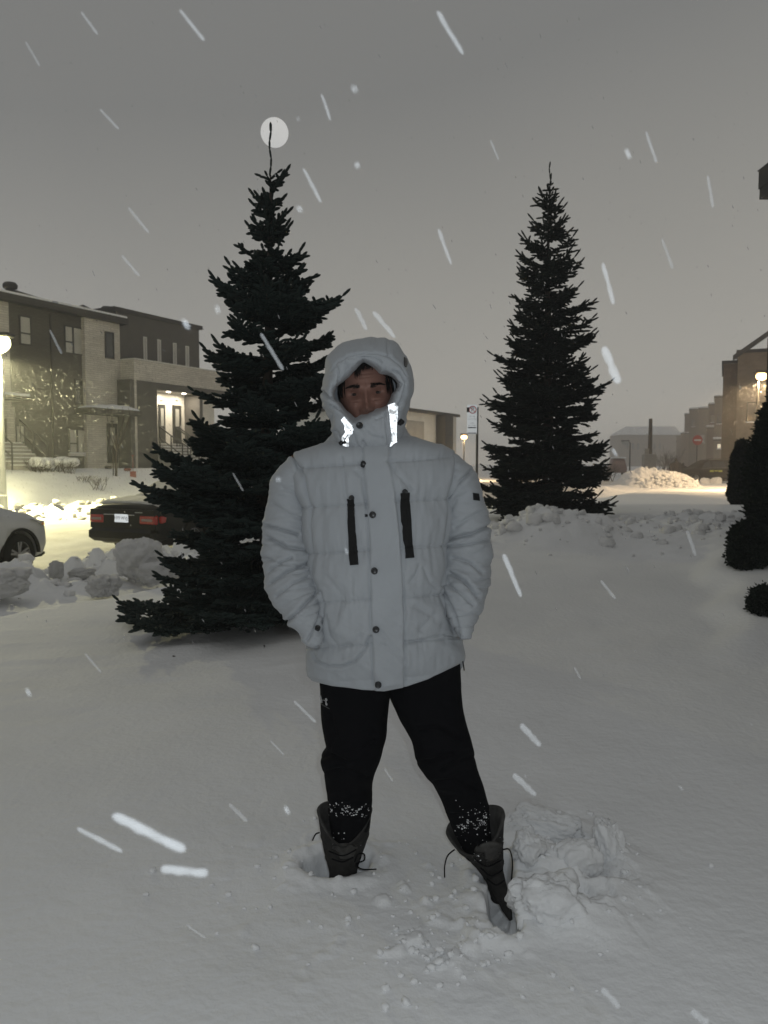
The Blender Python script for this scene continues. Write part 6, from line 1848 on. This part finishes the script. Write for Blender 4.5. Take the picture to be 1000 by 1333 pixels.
for sd in (-1, 1):
    mb = MB(); vs = []
    for (x_, y_, z_) in [(1.80, .875, .80), (1.62, .90, .87), (2.00, .80, .815), (2.10, .70, .74), (1.98, .82, .715)]: vs.append((x_, sd * y_, z_))
    vs += [(x_ - .02, y_ * .93, z_) for (x_, y_, z_) in vs]
    mb.add(vs, [(1, 2, 3, 4, 0), (9, 8, 7, 6, 5), (0, 4, 9, 5), (4, 3, 8, 9), (3, 2, 7, 8), (2, 1, 6, 7), (1, 0, 5, 6)])
    mb.build('headlight', M['headlight'], bw)
    MB().bevbox(1.90, min(sd * .76, sd * .82), .745, 1.985, max(sd * .76, sd * .82), .79, .01).build('indicator', M['amber'], bw)
    mb = MB(); N = 26
    arc = [(WX + .415 * math.cos(math.pi * k / N), .33 + .415 * math.sin(math.pi * k / N)) for k in range(N + 1)]; arc2 = [(WX + .375 * math.cos(math.pi * k / N), .33 + .375 * math.sin(math.pi * k / N)) for k in range(N + 1)]
    for k in range(N):
        y0 = sd * .905; y1 = sd * .86
        mb.add([(arc[k][0], y0, arc[k][1]), (arc[k + 1][0], y0, arc[k + 1][1]), (arc2[k + 1][0], y0, arc2[k + 1][1]), (arc2[k][0], y0, arc2[k][1]),
                (arc[k][0], y1, arc[k][1]), (arc[k + 1][0], y1, arc[k + 1][1]), (arc2[k + 1][0], y1, arc2[k + 1][1]), (arc2[k][0], y1, arc2[k][1])], [(0, 1, 2, 3), (3, 2, 6, 7), (0, 4, 5, 1)])
    mb.build('arch_lip', M['rubber'], bw)
MB().bevbox(1.85, -.72, .22, 2.12, .72, .33, .04).build('lower_lip', M['rubber'], bw)

# black wagon far right
wag = [(-2.25, .5, .9, 1.0, .7, .78, .6), (-2.15, .30, 1.0, 1.30, .8, .86, .6), (-1.85, .28, 1.02, 1.62, .85, .90, .62), (-.8, .27, 1.02, 1.70, .88, .92, .66), (.3, .27, 1.0, 1.68, .88, .92, .64), (.9, .27, .98, 1.40, .88, .92, .62), (1.3, .28, .97, 1.10, .88, .91, .74),
       (1.9, .30, .88, .98, .85, .88, .72), (2.25, .38, .70, .80, .75, .78, .6)]
D = 56; xc_ = Xat(922, D)
bg_, _, _ = car('parked_car', 'black wagon parked side-on under the no-entry sign, beyond the small cedar', wag, M['wagon_paint'], (xc_, D, ground(xc_, D)), math.pi + .12,
               [(-1.4, 1), (-1.4, -1), (1.4, 1), (1.4, -1)], glass=[(-1.9, -1.0, -1.6, -.9, 1), (-.95, .1, -.85, .1, 1), (.15, 1.05, .2, .6, 1)], wr=.36, rimn=6)
for k, (a, w_) in enumerate([(-.55, .30), (-.2, .24), (.1, .3)]):
    MB().box(a, .945, .80 + .04 * (k == 1), a + w_, .955, .92).build('door_patch', M['yellow_green'], bg_)  # small flat yellow-green boxes on the wagon doors
MB().tube([(-1.5, .55, 1.74), (0, .58, 1.78), (.5, .56, 1.72)], .02, 6).build('roof_rail', M['dark_metal'], bg_)
for i, (px, D, hh) in enumerate(((884, 54, .28), (919, 52, .3), (933, 52, .32))):
    x = Xat(px, D); clump((x, D, ground(x, D) + .08), (.45, .3, hh), i, 80 + i, ['small snow lump by the nose of the black wagon', 'left of two snow lumps under the black wagon doors', 'right of two snow lumps under the black wagon doors'][i], 'snow lumps in front of the black wagon')
# distant snow-covered car
D = 88; x = Xat(803, D)
bd2, _, _ = car('parked_car', 'distant pale reddish van-like car under snow, beyond the right spruce', [(a, b, c, d + .2, e, f, g) for a, b, c, d, e, f, g in wag], mat('faded_red_car', (.16, .09, .08), rough=.5), (x, D, ground(x, D) + .1), math.radians(80), [(-1.4, 1), (-1.4, -1), (1.4, 1), (1.4, -1)], wr=.36)
MB().bevbox(-2.0, -.8, 1.9, .4, .8, 2.05, .06).build('roof_snow', M['snow'], bd2)
# ploughed pile lit by the amber lamp
D = 47; xa, xb = Xat(818, D), Xat(892, D)
n, m_ = 110, 50
aa, bb2 = np.meshgrid(np.linspace(0, 1, n), np.linspace(0, 1, m_), indexing='ij')
XX = xa - .5 + (xb - xa + 1) * aa; YY = D - 2.2 + 5.0 * bb2
ee = (np.sin(math.pi * aa).clip(0) ** .5) * (np.sin(math.pi * bb2).clip(0) ** .7)
hh_ = ee * (.95 + .8 * fbm(XX * .8, YY * .8, 2.0, 4) + .45 * np.abs(fbm(XX * 2.6, YY * 2.6, 5.0, 4)))
vs = np.stack([XX, YY, H(XX, YY, False) - .05 + hh_ * .95], -1)
sp_ = fast('snow_pile', vs, grid_faces(n, m_, wrap=False), M['snow_rough']); tag(sp_, 'long ploughed snow pile glowing amber at the foot of the utility pole', 'snow pile')
pts = []
for i in range(260):
    X = rng.uniform(xa, xb); Y = rng.uniform(D - 2.4, D - .5); r_ = .06 + .16 * rng.random() ** 2
    a = (X - xa + .5) / (xb - xa + 1); b = (Y - D + 2.2) / 5.0
    zz = 0 if b <= 0 else .9 * (math.sin(math.pi * min(1, max(0, a))) ** .5) * (math.sin(math.pi * b) ** .7)
    pts.append((X, Y, zz, r_))
rubble('snow_pile_lumps', pts, M['snow_rough'])
# two small figures walking by the wagon
def figure(px, D, h, label, seed, s=1.0):
    x = Xat(px, D); root = empty('person', (x, D, ground(x, D))); tag(root, label, 'person', 'people far down the street')
    w = .24 * s
    mb = MB()
    mb.tube([(0, 0, h * .86), (0, 0, h * .92), (0, .0, h)], [.07, .115, .03], 10)
    mb.tube([(0, 0, h * .40), (0, 0, h * .6), (0, 0, h * .80), (0, 0, h * .86)], [w * 1.0, w * 1.05, w * .98, .08], 12)
    for s_ in (-1, 1):
        mb.tube([(s_ * .10, 0, h * .46), (s_ * .12, -.05 * s_, h * .22), (s_ * .12, .02, .0)], [.12, .09, .07], 8)
        mb.tube([(s_ * w * .9, 0, h * .80), (s_ * w * 1.35, -.02, h * .6), (s_ * w * 1.1, -.12, h * .45)], [.08, .075, .05], 8)
    o = mb.build('body', M['dark_coat'], root, smooth=True)
    rm = o.modifiers.new('r', 'REMESH'); rm.mode = 'VOXEL'; rm.voxel_size = .035; rm.use_smooth_shade = True
    return root
figure(880, 52, 1.75, 'larger dark figure standing left of the black wagon', 1, 1.25)
figure(889.5, 58, 1.45, 'smaller dark figure just behind the larger one', 2)
# bare shrubs far
for i, (px, D, h_) in enumerate([(868, 85, 3.4), (874, 90, 3.0), (791, 60, 1.6)]):
    x = Xat(px, D); twigs((x, D, ground(x, D)), h_, h_ * .45, 70 + i, 16, 'bare_shrub', ['taller bare shrub left of the two walking figures', 'shorter bare shrub just left of the figures', 'bare shrub half hidden by the right spruce'][i], 'bush', 'bare shrubs down the street', r=.03)

# ------------------------------------------------------------------ pale disc, air, falling snow
M['pale_disc'] = mat('pale_disc_glow', (.6, .6, .6), rough=1, emis=(1.0, 1.0, .98), estr=.40)  # self-lit sphere added for the pale disc at the spruce tip
D = 900; p = P(357.5, 172.5, D)
bm = bmesh.new(); bmesh.ops.create_uvsphere(bm, u_segments=48, v_segments=24, radius=15.5 / F * D / math.cos(.48))
me = bpy.data.meshes.new('pale_disc'); bm.to_mesh(me); bm.free(); me.materials.append(M['pale_disc']); me.polygons.foreach_set('use_smooth', [True] * len(me.polygons))
mo = bpy.data.objects.new('pale_disc', me); C.objects.link(mo); mo.location = p
tag(mo, 'pale glowing disc added behind the tip of the near spruce', 'pale_disc')

hz = MB().box(-340, -40, -2.6, 340, 420, 14.5).build('haze', M['snow'])
hz.data.materials.clear()
hm = bpy.data.materials.new('snowy_air'); hm.use_nodes = True
nt = hm.node_tree
for n_ in list(nt.nodes):
    if n_.type != 'OUTPUT_MATERIAL': nt.nodes.remove(n_)
pv = nt.nodes.new('ShaderNodeVolumePrincipled')
pv.inputs['Color'].default_value = (.93, .93, .93, 1); pv.inputs['Density'].default_value = .0023; pv.inputs['Anisotropy'].default_value = .68
nt.links.new(pv.outputs[0], nt.nodes['Material Output'].inputs['Volume'])
hz.data.materials.append(hm)
tag(hz, kind='stuff')

# flakes: irregular feathery aggregates, lying along the wind
def flakes(name, items, mt='flake'):
    Vs = []; Fs = []; off = 0
    bm = bmesh.new(); bmesh.ops.create_icosphere(bm, subdivisions=1, radius=1); c0 = np.array([v.co[:] for v in bm.verts]); f0 = np.array([[v.index for v in f.verts] for f in bm.faces]); bm.free()
    bm = bmesh.new(); bmesh.ops.create_icosphere(bm, subdivisions=3, radius=1); c3_ = np.array([v.co[:] for v in bm.verts]); f3_ = np.array([[v.index for v in f.verts] for f in bm.faces]); bm.free()
    for (pos, r, ln, dr, hi) in items:
        co, fc = (c3_, f3_) if hi else (c0, f0)
        d = np.array(dr, float); d /= np.linalg.norm(d)
        a = np.cross(d, [0, 1, 0]); a /= np.linalg.norm(a); b = np.cross(d, a)
        n_ = 1 + (.7 * fbm(co[:, 0] * 1.2 + pos[0] * 9, co[:, 1] * 1.2, co[:, 2] * 3.5, 4, .7) if hi else 0 * co[:, 0])
        if hi:
            zz_ = np.clip(np.abs(co[:, 2]), 0, .9999); n_ = n_ * np.sqrt(1 - zz_ ** 8) / np.sqrt(1 - zz_ ** 2)
        v = (co[:, :1] * a * r + co[:, 1:2] * b * r * .7) * n_[:, None] + co[:, 2:3] * d * ln
        Vs.append(v + np.array(pos)); Fs.append(fc + off); off += len(co)
    o = fast(name, np.concatenate(Vs), np.concatenate(Fs), M[mt]); tag(o, kind='stuff')
    return o
def keep(items, h=.08):
    pa = np.array([i[0] for i in items]); g_ = H(pa[:, 0], pa[:, 1], False)
    return [it for it, z_, q_ in zip(items, pa[:, 2], g_) if z_ > q_ + h]
rng = np.random.default_rng(77)
items = []
# the big near flakes where the photograph shows them: (x0,y0,x1,y1,width px, distance)
for (x0, y0, x1, y1, w, D) in [(145, 1060, 243, 1108, 20, .62), (208, 1131, 272, 1137, 18, .66), (407, 88, 442, 190, 5, .9), (566, 286, 592, 356, 7, 1.1), (652, 712, 682, 786, 9, 1.0), (220, -5, 280, 70, 7, .85),
                               (678, 942, 704, 972, 11, 1.1), (668, 1007, 698, 1036, 11, 1.2), (784, 1286, 806, 1312, 12, 1.0), (786, 450, 806, 500, 15, .9), (920, 220, 930, 278, 6, 1.3), (784, 338, 800, 400, 8, 1.0),
                               (378, 908, 416, 945, 6, 1.6), (782, 755, 802, 780, 6, 1.8), (298, 1046, 322, 1070, 8, 1.6), (110, 120, 175, 190, 5, 1.2), (163, 265, 198, 308, 6, 1.4), (158, 332, 182, 360, 6, 1.5), (560, 0, 612, 85, 9, .8), (95, 0, 138, 60, 5, 1.0),
                               (385, 200, 428, 282, 7, 1.0), (95, 1075, 165, 1112, 10, .8), (328, 415, 380, 500, 8, 1.2), (485, 405, 515, 440, 9, 1.2), (462, 400, 478, 430, 8, 1.3), (638, 180, 650, 210, 4, 1.5), (894, 690, 906, 724, 7, 1.9), (840, 168, 856, 215, 6, 1.2), (243, 1204, 268, 1222, 5, 1.5),
                               (300, 610, 320, 645, 4, 2.2), (500, 1000, 512, 1018, 4, 1.9), (350, 962, 372, 985, 4, 1.9), (900, 1316, 922, 1333, 14, 1.0), (110, 850, 132, 876, 5, 1.9), (748, 868, 756, 884, 4, 2.0), (858, 300, 880, 360, 6, 1.6), (60, 420, 85, 470, 5, 1.7), (25, 40, 60, 100, 5, 1.3)]:
    a = P(x0, y0, D); b = P(x1, y1, D)
    L = (b - a).length / 2; r = w / F * D / 2
    L = min(L, r * 7.0)
    items.append((tuple((a + b) / 2), r * .75, L, tuple(b - a), True))
for i in range(16):
    D = rng.uniform(.4, 1.2); a = P(rng.uniform(0, 1000), rng.uniform(0, 1333), D); r = rng.uniform(.0003, .0007)
    items.append((tuple(a), r, r * rng.uniform(2, 6), (rng.normal(.4, .15), rng.normal(0, .1), -.9), True))
flakes('large_snowflakes', items)
items = []
for i in range(1500):
    D = rng.uniform(3.0, 30); px = rng.uniform(-60, 1060); py = rng.uniform(-60, 900)
    p = P(px, py, D)
    r = rng.uniform(.0015, .0032) * (1 + D * .05)
    items.append((tuple(p), r, r * rng.uniform(2, 5), (rng.normal(.38, .12), rng.normal(0, .1), -.92), False))
# thick snowfall in the light of the two lamps
lp = P(3, 447, 24.5)
for i in range(1100):
    R_ = 1.6 + rng.random() ** .9 * 5.6; th_ = rng.uniform(-.1, 1.5); 
    p = Vector((lp.x + R_ * math.cos(th_) * .95, lp.y + rng.uniform(-1.2, 3.0), lp.z - R_ * math.sin(th_) * .75))
    r = rng.uniform(.0030, .0055)
    items.append((tuple(p), r, r * rng.uniform(5, 11), (rng.normal(.50, .06), rng.normal(0, .1), -.83), False))
lp = P(984, 490, 40)
for i in range(400):
    p = lp + Vector((rng.normal(-.6, 1.4), rng.uniform(-1, 2), rng.normal(-.8, 1.3)))
    r = rng.uniform(.006, .011)
    items.append((tuple(p), r, r * rng.uniform(2, 5), (rng.normal(-.2, .3), rng.normal(0, .1), -.95), False))
flakes('falling_snow', keep(items), 'flake_small')
